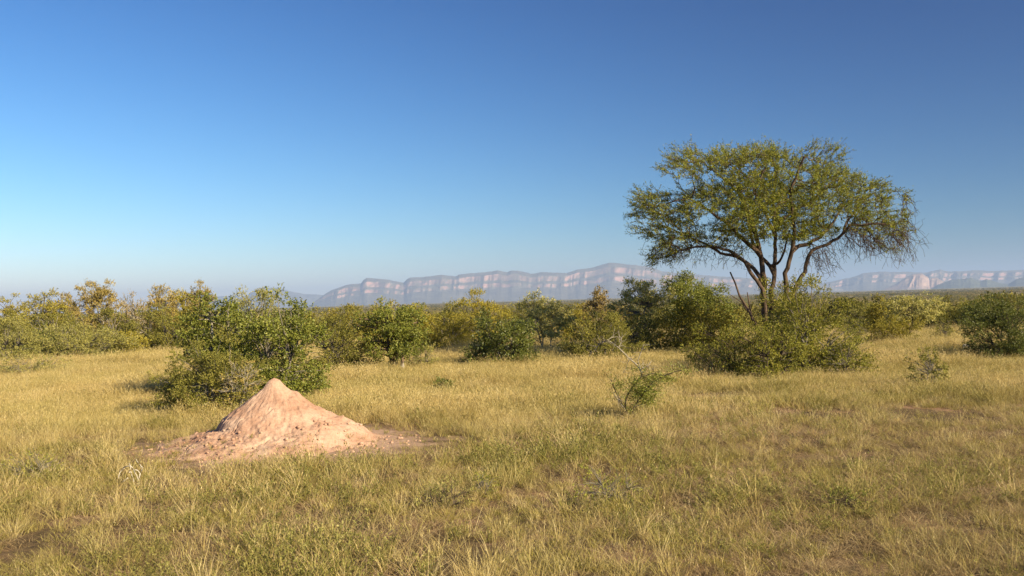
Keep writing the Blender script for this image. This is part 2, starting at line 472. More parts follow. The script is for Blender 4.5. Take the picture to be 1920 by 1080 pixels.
def plant(name, cat, label, kind, leaf, bark, px, yb=None, Y=None, top=600, w=100, group=None, asp=.9, bot=None, dens=1.0, seed=None, part=('stem', 'foliage'), tr=1.0, lean=0.0, ls=1.0):
    global rng
    rng = np.random.default_rng(zlib.crc32(label.encode()) + (seed or 0))
    k = dict(KIND[kind]); k['L'] *= ls; k['W'] *= ls
    if bot is not None: k['bot'] = bot
    if yb is not None: Y = 2.5 * F_PX / (yb - yh(px))
    # ground position
    z = 0.0
    for _ in range(4):
        d = pdir(px, yh(px) + (2.5 - z) * F_PX / Y)
        X = d[0] / d[1] * Y
        z = float(H(X, Y))
    h = at(px, top, Y)[2] - z
    W = w / F_PX * Y
    leafmin = Y / 997 * 1.15                       # far plants carry leaf sprays instead of single leaves
    L = max(k['L'], leafmin * 1.2); Wd = max(k['W'], leafmin * .5)
    root = bpy.data.objects.new(name, None); COL.objects.link(root)
    root.location = (X, Y, z - .03); root.empty_display_size = .3
    tag(root, label, cat, group)
    rx = W / 2; ry = rx * asp
    zb = k['bot'] * h
    cz = (zb + h) / 2; rz = (h - zb) / 2
    low = k['bot'] < .12
    if low: cz = h * .42; rz = h * .58
    # clumps on and inside a lumpy hull
    size = (rx * ry * rz) ** (1 / 3)
    crad = k['cr'] * size * 1.5
    nc = int(np.clip(1.15 * (rx * ry * rz) / (crad ** 3 * k['flat']) * 1.1, 18, 130))
    C = []
    ph = rng.uniform(0, 100, 2)
    while len(C) < nc:
        d = norm(rng.normal(size=3))
        lump = .50 + .98 * float(fbm(np.array(math.atan2(d[1], d[0]) * 1.3 + ph[0]), np.array(d[2] * 2.2 + ph[1]), 2, 5))
        r = rng.uniform(.12, 1) ** .5 * min(lump, 1.08)
        p = np.array([rx * d[0] * r, ry * d[1] * r, cz + rz * d[2] * r])
        if p[2] < max(zb, .04 * h) + .1 * crad: continue
        if low and len(C) % 4 == 0:         # skirts of leaves down to the grass
            aa = rng.uniform(0, 2 * PI); rr_ = rng.uniform(.35, .92)
            p = np.array([rx * rr_ * math.cos(aa), ry * rr_ * math.sin(aa), h * rng.uniform(.06, .30)])
        C.append(p)
    C = np.array(C)
    # make it fill its box
    for ax, half in ((0, rx), (1, ry)):
        m = np.percentile(np.abs(C[:, ax]), 98) + crad * .45
        C[:, ax] *= half / m
    C[:, 2] = zb + (C[:, 2] - zb) * (h - zb) / (np.percentile(C[:, 2], 99) + crad * k['flat'] * .5 - zb)
    wood = MB()
    ns = k['stems']
    sb = np.stack([rng.normal(size=ns) * rx * .10, rng.normal(size=ns) * ry * .10, np.zeros(ns) - .05], -1)
    r_st = np.clip(.020 * h, .012, .07) * tr
    forks = []
    for i in range(ns):
        tgt = C[rng.integers(nc)] * .5 + np.array([0, 0, cz]) * .5
        if low: tgt[2] *= .7
        P, R = limb(sb[i], tgt, r_st, r_st * .55, 7, -.02, .10)
        wood.tube(P, R, 6)
        forks.append(P)
    F = np.vstack([f[2:] for f in forks])
    for c in C:
        d2 = np.linalg.norm(F - c, axis=1) + np.maximum(F[:, 2] - c[2], 0) * 1.2
        a = F[np.argmin(d2)]
        P, R = limb(a, c, r_st * .42, r_st * .14, 5, .05, .09)
        wood.tube(P, R, 4)
    fol = MB()
    nl = int(2.1 * k['dens'] * dens * (W * h * (1 - k['bot'] * .7)) / (L * Wd * .5))
    nl = min(nl, 52000)
    # leaf sprays hang on short twigs inside each clump
    lpt = 9
    nt_ = max(nl // lpt, 8)
    ci = rng.integers(nc, size=nt_)
    off = norm(rng.normal(size=(nt_, 3))) * (rng.uniform(size=(nt_, 1)) ** .45) * crad * rng.uniform(.7, 1.15, size=(nt_, 1))
    off[:, 2] *= k['flat']
    tp = C[ci] + off
    tp[:, 2] = np.maximum(tp[:, 2], .03)
    cen = np.array([0, 0, cz])
    td = norm(norm(off) * .6 + norm(tp - cen) * k['out'] + rng.normal(size=(nt_, 3)) * .5 + np.array([0, 0, .15]))
    tl = rng.uniform(.6, 1.5, size=(nt_, 1)) * L * 1.9
    f_ = rng.uniform(0, 1, size=(nt_, lpt, 1))
    P = tp[:, None, :] + td[:, None, :] * tl[:, None, :] * f_
    D = norm(td[:, None, :] * .55 + rng.normal(size=(nt_, lpt, 3)) * .75)
    P = P.reshape(-1, 3); D = D.reshape(-1, 3)
    n = len(P)
    fol.leaves(P, D, L * rng.uniform(.65, 1.25, n), Wd * rng.uniform(.7, 1.25, n), flat=.35)
    # bare and leafy shoots poking out of the outline
    nw = k['tw']
    ci = rng.integers(nc, size=nw)
    for c in C[ci]:
        d = norm(norm(c - cen) * .9 + rng.normal(size=3) * .55 + np.array([0, 0, .25]))
        ln = crad * rng.uniform(.7, 1.7)
        P, R = limb(c, c + d * ln, max(r_st * .13, Y * .00016), max(r_st * .05, Y * .0001), 4, -.08, .1)
        wood.tube(P, R, 3)
        m = int(rng.integers(3, 9)) if kind != 'bare' else int(rng.integers(0, 3))
        if m:
            q = P[rng.integers(1, 4, size=m)] + rng.normal(size=(m, 3)) * L * .3
            fol.leaves(q, norm(d + rng.normal(size=(m, 3)) * .8), L * rng.uniform(.6, 1.1, m), Wd * rng.uniform(.7, 1.1, m), flat=.35)
    obj(part[0], wood.mesh(name + '_wood', BARK[bark], True), root)
    obj(part[1], fol.mesh(name + '_leaf', LEAF[leaf]), root)
    ALL.append((X, Y, rx, ry, h, kind))
    return root


TP = ('trunk', 'crown')
BG = 'trees and bushes along the far edge of the clearing'
# --- left edge of the clearing
plant('thorn_bush', 'bush', 'rounded grey-green thorn bush at the far left edge of the clearing', 'thorn', 'grey', 'grey', 22, yb=690, top=598, w=130, group=BG)
plant('small_tree', 'tree', 'yellow-green small tree cut by the left picture edge', 'airy', 'yellow', 'grey', 26, Y=66, top=561, w=70, group=BG, part=TP, dens=1.5)
plant('small_tree', 'tree', 'open feathery yellow-green tree left of the tallest tawny tree', 'airy', 'yellow', 'grey', 88, Y=62, top=549, w=80, group=BG, part=TP, dens=1.4)
plant('small_tree', 'tree', 'narrow tawny tree squeezed between feathery tree and tallest tawny tree', 'airy', 'tawny', 'grey', 127, Y=68, top=553, w=52, group=BG, part=TP, dens=1.4)
plant('small_tree', 'tree', 'tallest tawny tree of the left treeline with two-peaked crown', 'airy', 'tawny', 'pale', 187, Y=64, top=530, w=92, group=BG, part=TP, dens=1.5)
plant('bush', 'bush', 'broad low olive bush in front of the tallest tawny tree', 'thorn', 'grey', 'grey', 158, yb=676, top=608, w=165, group=BG)
plant('bush', 'bush', 'small dark green bush behind the left thorn bush', 'broad', 'dark', 'grey', 80, Y=53, top=617, w=66, group=BG)
plant('bare_tree', 'tree', 'half-bare pinkish brown tree with pale trunk in left treeline', 'bare', 'brown', 'pale', 252, Y=60, top=553, w=66, group=BG, part=TP, dens=1.9)
plant('small_tree', 'tree', 'tawny tree just right of the half-bare brown tree', 'airy', 'tawny', 'grey', 304, Y=66, top=539, w=62, group=BG, part=TP, dens=1.5)
plant('small_tree', 'tree', 'low yellowish tawny tree between two taller tawny trees', 'airy', 'yellow', 'grey', 342, Y=68, top=547, w=58, group=BG, part=TP, dens=1.5)
plant('small_tree', 'tree', 'slender tawny tree with thin crown left of the big broadleaf bush', 'airy', 'tawny', 'grey', 378, Y=63, top=531, w=54, group=BG, part=TP, dens=1.2)
plant('bush', 'bush', 'little yellow-green bush below the half-bare brown tree', 'broad', 'yellow', 'pale', 247, yb=671, top=622, w=66, group=BG)
plant('bush', 'bush', 'olive bush below the tawny tree right of the brown tree', 'thorn', 'olive', 'grey', 312, Y=57, top=578, w=120, group=BG)
plant('thorn_bush', 'bush', 'thin low grey thorn scrub spreading into the grass at left', 'weedy', 'grey', 'grey', 60, yb=703, top=662, w=130, group=BG, dens=.7)
plant('bush', 'bush', 'olive bush beneath the right side of the tallest tawny tree', 'thorn', 'olive', 'grey', 215, Y=58, top=582, w=96, group=BG)
plant('bush', 'bush', 'olive bush with arching bare boughs beneath the narrow tawny tree', 'thorn', 'olive', 'pale', 122, Y=58, top=584, w=110, group=BG, dens=.9)
plant('bush', 'bush', 'olive bush beneath the small tree at the left edge', 'thorn', 'olive', 'grey', 18, Y=60, top=588, w=100, group=BG)
plant('bush', 'bush', 'yellowish bush beneath the slender tawny tree', 'thorn', 'mustard', 'grey', 372, Y=58, top=575, w=90, group=BG)
# --- bushes behind the mound
MG = 'bushes growing together behind the termite mound'
plant('thorn_bush', 'bush', 'low olive green thorn bush left behind the termite mound', 'thorn', 'olive', 'grey', 402, yb=780, top=636, w=205, group=MG, dens=1.9)
plant('bush', 'bush', 'dark broadleaf bush with pale bare boughs above the low thorn bush', 'broad', 'bright', 'pale', 418, Y=27.5, top=562, w=155, group=MG, dens=.8, bot=.2, tr=1.1)
plant('bush', 'bush', 'bright green large-leaved bush right behind the termite mound', 'broad', 'bright', 'grey', 522, Y=26, top=566, w=178, group=MG, dens=.95)
plant('thorn_bush', 'bush', 'tall tawny-green bush topping the group behind the termite mound', 'thorn', 'grey', 'grey', 488, Y=29, top=546, w=150, group=MG)
plant('twiggy_shrub', 'shrub', 'leafless grey twiggy shrub touching the left side of the mound', 'bare', 'tawny', 'pale', 452, Y=22.8, top=678, w=90, group=MG, dens=.8)
# --- middle
plant('thorn_bush', 'bush', 'olive thorn bush in the gap right of the mound bushes', 'thorn', 'olive', 'grey', 632, yb=702, top=583, w=136, group=BG)
plant('small_tree', 'tree', 'small bright green tree with short twisted trunk beside a pale stump', 'broad', 'bright', 'red', 738, yb=699, top=572, w=128, group=BG, part=TP, bot=.13, tr=1.6, dens=.9)
plant('bush', 'bush', 'low grey-green bush right under the tree with twisted trunk', 'weedy', 'grey', 'grey', 784, yb=692, top=640, w=66, group=BG)
plant('bush', 'bush', 'yellow-green bush peeping over the tree with twisted trunk', 'broad', 'yellow', 'grey', 718, Y=47, top=566, w=76, group=BG)
plant('bush', 'bush', 'golden yellow bush between twisted-trunk tree and shaded olive bush', 'broad', 'yellow', 'grey', 785, Y=50, top=570, w=80, group=BG)
plant('bush', 'bush', 'shaded olive bush left of the round dark bush', 'thorn', 'mustard', 'grey', 842, Y=49, top=592, w=118, group=BG, dens=1.3)
plant('small_tree', 'tree', 'yellow-green tree rising behind the round dark bush', 'airy', 'yellow', 'grey', 900, Y=53, top=547, w=120, group=BG, part=TP, bot=.1, dens=2.0)
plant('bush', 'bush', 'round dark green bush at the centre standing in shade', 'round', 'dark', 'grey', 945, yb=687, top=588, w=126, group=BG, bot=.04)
plant('small_tree', 'tree', 'grey-green layered tree on two pale stems at the centre', 'tier', 'silver', 'pale', 1025, Y=48, top=553, w=100, group=BG, part=TP, bot=.20, tr=.7)
plant('bush', 'bush', 'mustard bush behind and right of the tree on two pale stems', 'round', 'mustard', 'grey', 1082, Y=55, top=571, w=64, group=BG, dens=.8)
plant('bush', 'bush', 'wide dark olive bush behind the crooked grey sapling', 'thorn', 'olive', 'grey', 1130, yb=679, top=586, w=145, group=BG, dens=1.4)
plant('small_tree', 'tree', 'sparse brownish tree poking above the wide dark olive bush', 'airy', 'brown', 'grey', 1125, Y=51, top=542, w=58, group=BG, part=TP, dens=1.3)
plant('small_tree', 'tree', 'pale grey-green tree with flat layered boughs left of dense round tree', 'tier', 'silver', 'grey', 1205, Y=46, top=529, w=116, group=BG, part=TP, bot=.12)
plant('round_tree', 'tree', 'dense round green tree left behind the umbrella tree', 'round', 'bright', 'grey', 1304, Y=53, top=513, w=150, group=BG, part=TP, bot=.12)
plant('bush', 'bush', 'mustard bush with dark underside in front of dense round tree', 'round', 'mustard', 'grey', 1305, yb=660, top=566, w=160, group=BG, bot=.06, dens=.85)
plant('bush', 'bush', 'olive bush at the foot of the pale layered tree', 'thorn', 'olive', 'grey', 1200, Y=44, top=596, w=90, group=BG)
plant('bush', 'bush', 'distant olive bush seen over the thorn bush right of mound', 'thorn', 'mustard', 'grey', 655, Y=72, top=573, w=96, group=BG)
plant('bush', 'bush', 'distant mustard bush just right of the mound bushes', 'thorn', 'mustard', 'grey', 598, Y=78, top=580, w=84, group=BG)
plant('bush', 'bush', 'distant olive bush behind the golden yellow bush', 'thorn', 'olive', 'grey', 838, Y=72, top=571, w=84, group=BG)
plant('bush', 'bush', 'distant olive bush between yellow-green tree and layered tree', 'thorn', 'olive', 'grey', 975, Y=72, top=572, w=84, group=BG)
# --- thicket around the umbrella tree's foot
TG = 'shrubs of the thicket around the umbrella tree'
plant('thicket_shrub', 'shrub', 'left shrub of the thicket around the umbrella tree trunk', 'weedy', 'thicket', 'dark', 1372, yb=709, top=596, w=165, group=TG, dens=1.5)
plant('thicket_shrub', 'shrub', 'low shrub in front of the umbrella tree trunk', 'weedy', 'thicket', 'dark', 1440, yb=714, top=604, w=135, group=TG, dens=1.4)
plant('thicket_shrub', 'shrub', 'tallest thicket shrub right of the umbrella tree trunk', 'weedy', 'thicket', 'grey', 1522, yb=700, top=522, w=172, group=TG, dens=1.7)
plant('thicket_shrub', 'shrub', 'low shrub trailing from the thicket towards the right', 'weedy', 'thicket', 'grey', 1588, yb=706, top=632, w=105, group=TG, dens=1.1)
plant('thicket_shrub', 'shrub', 'leafy shrub climbing between the umbrella tree stems', 'weedy', 'thicket', 'dark', 1478, Y=40.5, top=557, w=90, group=TG, dens=1.4)
plant('thicket_shrub', 'shrub', 'tangle of leafy stems hugging the right of the umbrella tree trunk', 'weedy', 'thicket', 'dark', 1486, Y=37.2, top=540, w=112, group=TG, dens=1.8)
plant('thicket_shrub', 'shrub', 'dark twiggy shrub at the left tip of the thicket', 'bare', 'olive', 'dark', 1330, yb=697, top=645, w=90, group=TG, dens=2.2)
# --- right
plant('bush', 'bush', 'small mustard bush at the foot of the thin-stemmed layered tree', 'thorn', 'mustard', 'dark', 1678, yb=647, top=596, w=92, group=BG, dens=1.4)
plant('small_tree', 'tree', 'grey-green layered tree on thin dark stems right of the thicket', 'tier', 'silver', 'dark', 1716, Y=53, top=556, w=98, group=BG, part=TP, bot=.32, tr=.7)
plant('bush', 'bush', 'yellowish bush top left behind the thin-stemmed layered tree', 'round', 'mustard', 'grey', 1662, Y=57, top=559, w=76, group=BG)
plant('bush', 'bush', 'olive bush between the thicket and the small mustard bush', 'thorn', 'olive', 'grey', 1618, Y=61, top=571, w=92, group=BG, dens=1.2)
plant('bush', 'bush', 'olive bush right of the thin-stemmed layered tree', 'thorn', 'olive', 'dark', 1795, Y=61, top=558, w=110, group=BG, dens=1.3)
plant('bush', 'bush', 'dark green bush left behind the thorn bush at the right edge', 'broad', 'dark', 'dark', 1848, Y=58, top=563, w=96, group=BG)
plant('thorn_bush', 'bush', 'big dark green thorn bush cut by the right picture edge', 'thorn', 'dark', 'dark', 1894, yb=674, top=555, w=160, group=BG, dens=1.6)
plant('bush', 'bush', 'olive bush top behind the thorn bush at the right edge', 'thorn', 'olive', 'grey', 1900, Y=70, top=553, w=110, group=BG)
plant('sapling', 'sapling', 'thin feathery green sapling standing alone in grass at right', 'airy', 'olive', 'grey', 1742, yb=728, top=655, w=70, bot=.02, dens=.9, part=('stem', 'foliage'))
plant('sapling', 'sapling', 'tiny green sapling in dry grass left of the right-edge thorn bush', 'airy', 'olive', 'grey', 1768, Y=47, top=598, w=34, dens=1.2, part=('stem', 'foliage'), bot=.05)
# --- little plants in the grass
plant('small_shrub', 'shrub', 'tiny dark green shrub alone in the golden grass at the centre', 'broad', 'dark', 'dark', 832, yb=736, top=710, w=40)
HG = 'leafy herbs in the foreground grass'
plant('leafy_herb', 'herb', 'yellow-green leafy herb clump left of the bleached branch', 'weedy', 'herb', 'grey', 70, yb=900, top=838, w=125, group=HG, dens=.16, ls=.5)
plant('leafy_herb', 'herb', 'grey-green herb clump with dark hollow in the lower middle', 'weedy', 'grey', 'dark', 835, yb=948, top=896, w=110, group=HG, dens=.16, ls=.5)
plant('leafy_herb', 'herb', 'broad clump of bright leafy herb below the crooked sapling', 'weedy', 'herb', 'grey', 1150, yb=938, top=868, w=140, group=HG, dens=.16, ls=.5)
plant('leafy_herb', 'herb', 'bright light green herb beside the clump with dark hollow', 'weedy', 'herb', 'grey', 905, yb=925, top=884, w=50, group=HG, dens=.16, ls=.5)
plant('leafy_herb', 'herb', 'dark green herb clump in short grass at lower right', 'weedy', 'bright', 'dark', 1590, yb=955, top=915, w=80, group=HG, dens=.16, ls=.5)


# ------------------------------------------------------------------ the umbrella tree
def build_acacia():
    global rng
    rng = np.random.default_rng(5)
    Y0 = 39.0
    zc = lambda p: p
    base = at(1446, 690, Y0)
    gx, gy = base[0], base[1]
    gz = float(H(gx, gy))
    root = bpy.data.objects.new('umbrella_thorn_tree', None); COL.objects.link(root)
    root.location = (gx, gy, gz - .05)
    tag(root, 'tall flat-topped umbrella thorn tree with several dark stems', 'tree')
    O = np.array([gx, gy, gz - .05])

    def pt(px, py, dy=0):
        return at(px, py, Y0 + dy) - O
    limbs = [  # pixel path, depth start/end, radius start/end
        ([(1446, 700), (1438, 640), (1436, 610), (1433, 560), (1433, 524), (1426, 478), (1420, 451), (1408, 412), (1388, 362)], 0, .6, .15, .05),
        ([(1446, 700), (1436, 600), (1430, 545), (1414, 521), (1396, 489), (1374, 473), (1352, 465), (1310, 462), (1270, 470)], 0, -1.4, .11, .03),
        ([(1433, 540), (1422, 516), (1406, 497), (1385, 482), (1350, 474), (1320, 455), (1280, 440)], 0, 1.4, .08, .03),
        ([(1426, 478), (1408, 462), (1392, 448), (1365, 420), (1335, 398), (1290, 370)], .3, -.6, .085, .03),
        ([(1446, 700), (1447, 600), (1446, 545), (1452, 524), (1452, 497), (1454, 457), (1453, 430), (1451, 376), (1455, 320)], .2, 1.8, .12, .035),
        ([(1450, 505), (1432, 486), (1415, 466), (1405, 430), (1398, 380), (1370, 320)], .5, 2.4, .07, .03),
        ([(1452, 500), (1463, 490), (1470, 470), (1480, 430)], .4, -1.0, .05, .02),
        ([(1450, 700), (1466, 620), (1476, 548), (1472, 524), (1479, 492), (1487, 468), (1488, 446), (1490, 437), (1484, 395), (1482, 353), (1500, 314), (1510, 285)], -.2, -1.6, .115, .035),
        ([(1487, 468), (1502, 461), (1538, 446), (1560, 420), (1585, 380)], -.5, 1.0, .075, .03),
        ([(1452, 700), (1474, 610), (1492, 535), (1508, 510), (1514, 484), (1524, 468), (1554, 457), (1578, 441), (1596, 421), (1640, 420), (1684, 424)], .1, -.4, .105, .03),
        ([(1578, 441), (1590, 415), (1610, 385), (1640, 360)], .0, 1.6, .05, .02),
        ([(1420, 451), (1410, 400), (1420, 350), (1440, 300)], .5, -1.6, .06, .02),
        ([(1453, 430), (1480, 400), (1530, 370), (1570, 330)], 1.2, 3.0, .055, .02),
        ([(1451, 440), (1440, 410), (1425, 380), (1400, 330), (1340, 290)], .9, 3.4, .055, .02),
        ([(1388, 362), (1350, 330), (1310, 300)], .6, 0, .045, .02),
    ]
    nodes = []; parent = []; r_min = []
    wood_paths = []

    def addn(p, par, r):
        nodes.append(np.asarray(p, float)); parent.append(par); r_min.append(r)
        return len(nodes) - 1
    for path, d0, d1, r0, r1 in limbs:
        n = len(path)
        P = np.array([pt(x, y, d0 + (d1 - d0) * (i / (n - 1)) ** 1.2) for i, (x, y) in enumerate(path)])
        # resample
        seg = np.concatenate([[0], np.cumsum(np.linalg.norm(np.diff(P, axis=0), axis=1))])
        s = np.arange(0, seg[-1], .22)
        Pr = np.stack([np.interp(s, seg, P[:, a]) for a in range(3)], -1)
        Pr[1:] += rng.normal(size=(len(Pr) - 1, 3)) * .018
        R = 1.15 * (r0 + (r1 - r0) * (s / seg[-1]) ** .9)
        par = -1
        if nodes and np.linalg.norm(Pr[0]) > 1.5:
            A = np.array(nodes); par = int(np.argmin(np.linalg.norm(A - Pr[0], axis=1)))
            Pr[0] = nodes[par]
        first = True
        for p, r in zip(Pr, R):
            par = addn(p, par, r)
        wood_paths.append((Pr, R))
    n_limb = len(nodes)
    # crown envelope
    blobs = [(1335, 334, 104, 58, 2.9), (1465, 338, 118, 52, 3.6), (1275, 378, 92, 46, 2.6), (1262, 440, 66, 34, 2.6), (1252, 472, 46, 26, 2.0),
             (1395, 400, 125, 42, 4.0), (1530, 372, 110, 62, 3.6), (1630, 385, 78, 52, 2.6), (1650, 440, 56, 44, 2.0), (1295, 296, 52, 34, 1.7),
             (1545, 296, 55, 24, 1.9), (1480, 430, 100, 26, 3.4), (1225, 410, 46, 40, 1.6), (1400, 296, 105, 26, 2.6), (1330, 440, 60, 26, 2.0), (1330, 278, 44, 14, 1.5), (1440, 312, 60, 36, 2.8), (1440, 380, 80, 40, 3.0)]
    wts = np.array([b[2] * b[3] * b[4] for b in blobs]); wts = wts / wts.sum()
    NA = 5200
    A = []
    while len(A) < NA:
        b = blobs[rng.choice(len(blobs), p=wts)]
        d = norm(rng.normal(size=3)) * rng.uniform() ** .30
        x, y = b[0] + b[2] * d[0], b[1] + b[3] * d[1]
        p = pt(x, y, b[4] * d[2])
        # open spaces between the leafy layers
        g = float(fbm(np.array(x / 60.), np.array(y / 17. + d[2] * b[4] * .35), 2, 91))
        if g < (.445 if abs(x - 1455) > 75 else .36): continue
        A.append(p)
    A = np.array(A)
    # space colonisation
    nd = np.array(nodes)
    near = np.full(NA, 1e9); idx = np.zeros(NA, int)
    def upd(lo):
        nonlocal near, idx
        new = np.array(nodes[lo:])
        for s0 in range(0, len(new), 200):
            blk = new[s0:s0 + 200]
            d = np.linalg.norm(A[:, None, :] - blk[None], axis=2)
            j = d.argmin(1); dm = d[np.arange(NA), j]
            m = dm < near
            near = np.where(m, dm, near); idx = np.where(m, j + lo + s0, idx)
    upd(0)
    alive = np.ones(NA, bool)
    step = .24
    for it in range(70):
        lo = len(nodes)
        act = alive & (near < 4.0)
        if not act.any(): break
        ids = idx[act]; dv = norm(A[act] - np.array(nodes)[ids])
        u, inv = np.unique(ids, return_inverse=True)
        acc = np.zeros((len(u), 3)); np.add.at(acc, inv, dv)
        for i, a in zip(u, acc):
            p = nodes[i] + norm(norm(a) + rng.normal(size=3) * .28) * step
            addn(p, int(i), 0)
        if len(nodes) > 11000: break
        upd(lo)
        alive &= near > .29
    n = len(nodes)
    kids = [[] for _ in range(n)]
    for i, p in enumerate(parent):
        if p >= 0: kids[p].append(i)
    rad = np.zeros(n)
    for i in range(n - 1, -1, -1):
        if kids[i]:
            rad[i] = (sum(rad[k] ** 2.4 for k in kids[i])) ** (1 / 2.4)
        else: rad[i] = .0085
    rad = np.minimum(rad, .075)
    Nn = np.array(nodes)
    wood = MB()
    for P, R in wood_paths:
        wood.tube(P, R, 8)
    # dead forked stub
    for path, r0 in (([(1432, 640), (1412, 600), (1403, 580), (1387, 556), (1379, 532), (1369, 510)], .06), ([(1410, 600), (1405, 570), (1401, 548)], .04), ([(1403, 585), (1390, 566), (1368, 552)], .025)):
        P = np.array([pt(x, y, -.6) for x, y in path]); wood.tube(P, np.linspace(r0, r0 * .45, len(P)), 6)
    # chains of grown nodes
    seen = set()
    for i in range(n_limb, n):
        if i in seen: continue
        ch = [parent[i], i]; seen.add(i); c = i
        while True:
            nx = [k for k in kids[c] if k not in seen and k >= n_limb]
            if not nx: break
            c = max(nx, key=lambda k: rad[k]); seen.add(c); ch.append(c)
        P = Nn[ch]; R = rad[ch].copy(); R[0] = R[1]
        wood.tube(P, R, 4)
    fol = MB()
    # hanging dead twigs at lower right, lower left and under the crown
    for (x0, x1, y0, y1, dl, cnt, lenr) in ((1585, 1705, 405, 450, 1.6, 115, (.6, 1.5)), (1560, 1640, 425, 445, 1.2, 40, (.5, 1.2)), (1220, 1400, 440, 475, 1.8, 90, (.4, 1.1)), (1510, 1560, 455, 480, .8, 45, (.5, 1.2)), (1690, 1712, 360, 430, 1.3, 30, (.3, .8))):
        for _ in range(cnt):
            a = pt(rng.uniform(x0, x1), rng.uniform(y0, y1), rng.uniform(-dl, dl))
            j = np.argmin(np.linalg.norm(Nn - a, axis=1)); a = Nn[j] * .5 + a * .5
            ln = rng.uniform(*lenr)
            d = np.array([rng.normal() * .45 + (.25 if x0 > 1500 else -.25), rng.normal() * .4, -.9])
            P, R = limb(a, a + norm(d) * ln, .011, .005, 7, .10, .22)
            wood.tube(P, R, 3)
            for q in range(int(rng.integers(1, 5))):
                s = P[int(rng.integers(2, 6))]
                P2, R2 = limb(s, s + norm(d * .6 + rng.normal(size=3) * .7) * ln * .4, .007, .004, 4, .05, .2)
                wood.tube(P2, R2, 3)
            if rng.uniform() < .35:
                m = int(rng.integers(2, 6)); q = P[rng.integers(2, 7, size=m)]
                fol.leaves(q, norm(rng.normal(size=(m, 3))), .08, .02)
    # feathery leaf sprays on the thin wood
    thin = np.array([i for i in range(n_limb, n) if rad[i] < .020])
    pp = np.array([parent[i] for i in thin])
    dirs = norm(Nn[thin] - Nn[pp])
    # drop leaves low down at right, where the twigs are bare
    px_x = (Nn[thin] + O)
    scr_x = 960 + F_PX * ((px_x - CAM) @ _r) / ((px_x - CAM) @ _f)
    scr_y = 540 - F_PX * ((px_x - CAM) @ _u) / ((px_x - CAM) @ _f)
    bare = (scr_x > 1585) & (scr_y > 432)
    keep = ~bare | (rng.uniform(size=len(thin)) < .22)
    thin = thin[keep]; dirs = dirs[keep]
    per = 4
    n_t = len(thin) * per
    b = np.repeat(Nn[thin], per, 0); dd = np.repeat(dirs, per, 0)
    cc = pt(1440, 420)
    outw = b - cc; outw[:, 2] = outw[:, 2] * .8 + .25; outw = norm(outw)
    shoot = norm(dd * .45 + outw * .85 + rng.normal(size=(n_t, 3)) * np.array([.5, .5, .33]))
    slen = rng.uniform(.16, .55, size=(n_t, 1)) * rng.uniform(.7, 1.25, size=(n_t, 1))
    tips = b + shoot * slen + np.array([0, 0, .05]) * slen
    for i in range(0, n_t, 2):
        wood.tube(np.array([b[i], b[i] + shoot[i] * slen[i] * .6, tips[i]]), np.array([.0065, .005, .003]), 3)
    lp = 13
    f_ = rng.uniform(.05, 1.05, size=(n_t, lp, 1))
    P = b[:, None] + shoot[:, None] * slen[:, None] * f_ + rng.normal(size=(n_t, lp, 3)) * .018
    D = norm(shoot[:, None] * .7 + rng.normal(size=(n_t, lp, 3)) * .62)
    P = P.reshape(-1, 3); D = D.reshape(-1, 3)
    fol.leaves(P, D, rng.uniform(.05, .105, len(P)), rng.uniform(.017, .033, len(P)), flat=.5)
    # creeper leaves on the trunk
    m = 500
    q = np.array([pt(1434 + rng.normal() * 7, rng.uniform(520, 575), rng.normal() * .18) for _ in range(m)])
    q2 = np.array([pt(1482 + rng.normal() * 10, rng.uniform(535, 575), rng.normal() * .2) for _ in range(m)])
    cr = MB(); q = np.vstack([q, q2])
    cr.leaves(q, norm(rng.normal(size=(len(q), 3))), .09, .05)
    obj('trunk', wood.mesh('acacia_wood', BARK['umbrella'], True), root)
    obj('crown', fol.mesh('acacia_leaf', LEAF['acacia']), root)
    obj('creeper', cr.mesh('creeper_leaf', LEAF['thicket']), root)
    print('acacia nodes', n, 'leaves', len(P))


build_acacia()


# ------------------------------------------------------------------ termite mound
MC = at(517, 832, 18.3); MC = np.array([MC[0], MC[1], 0])


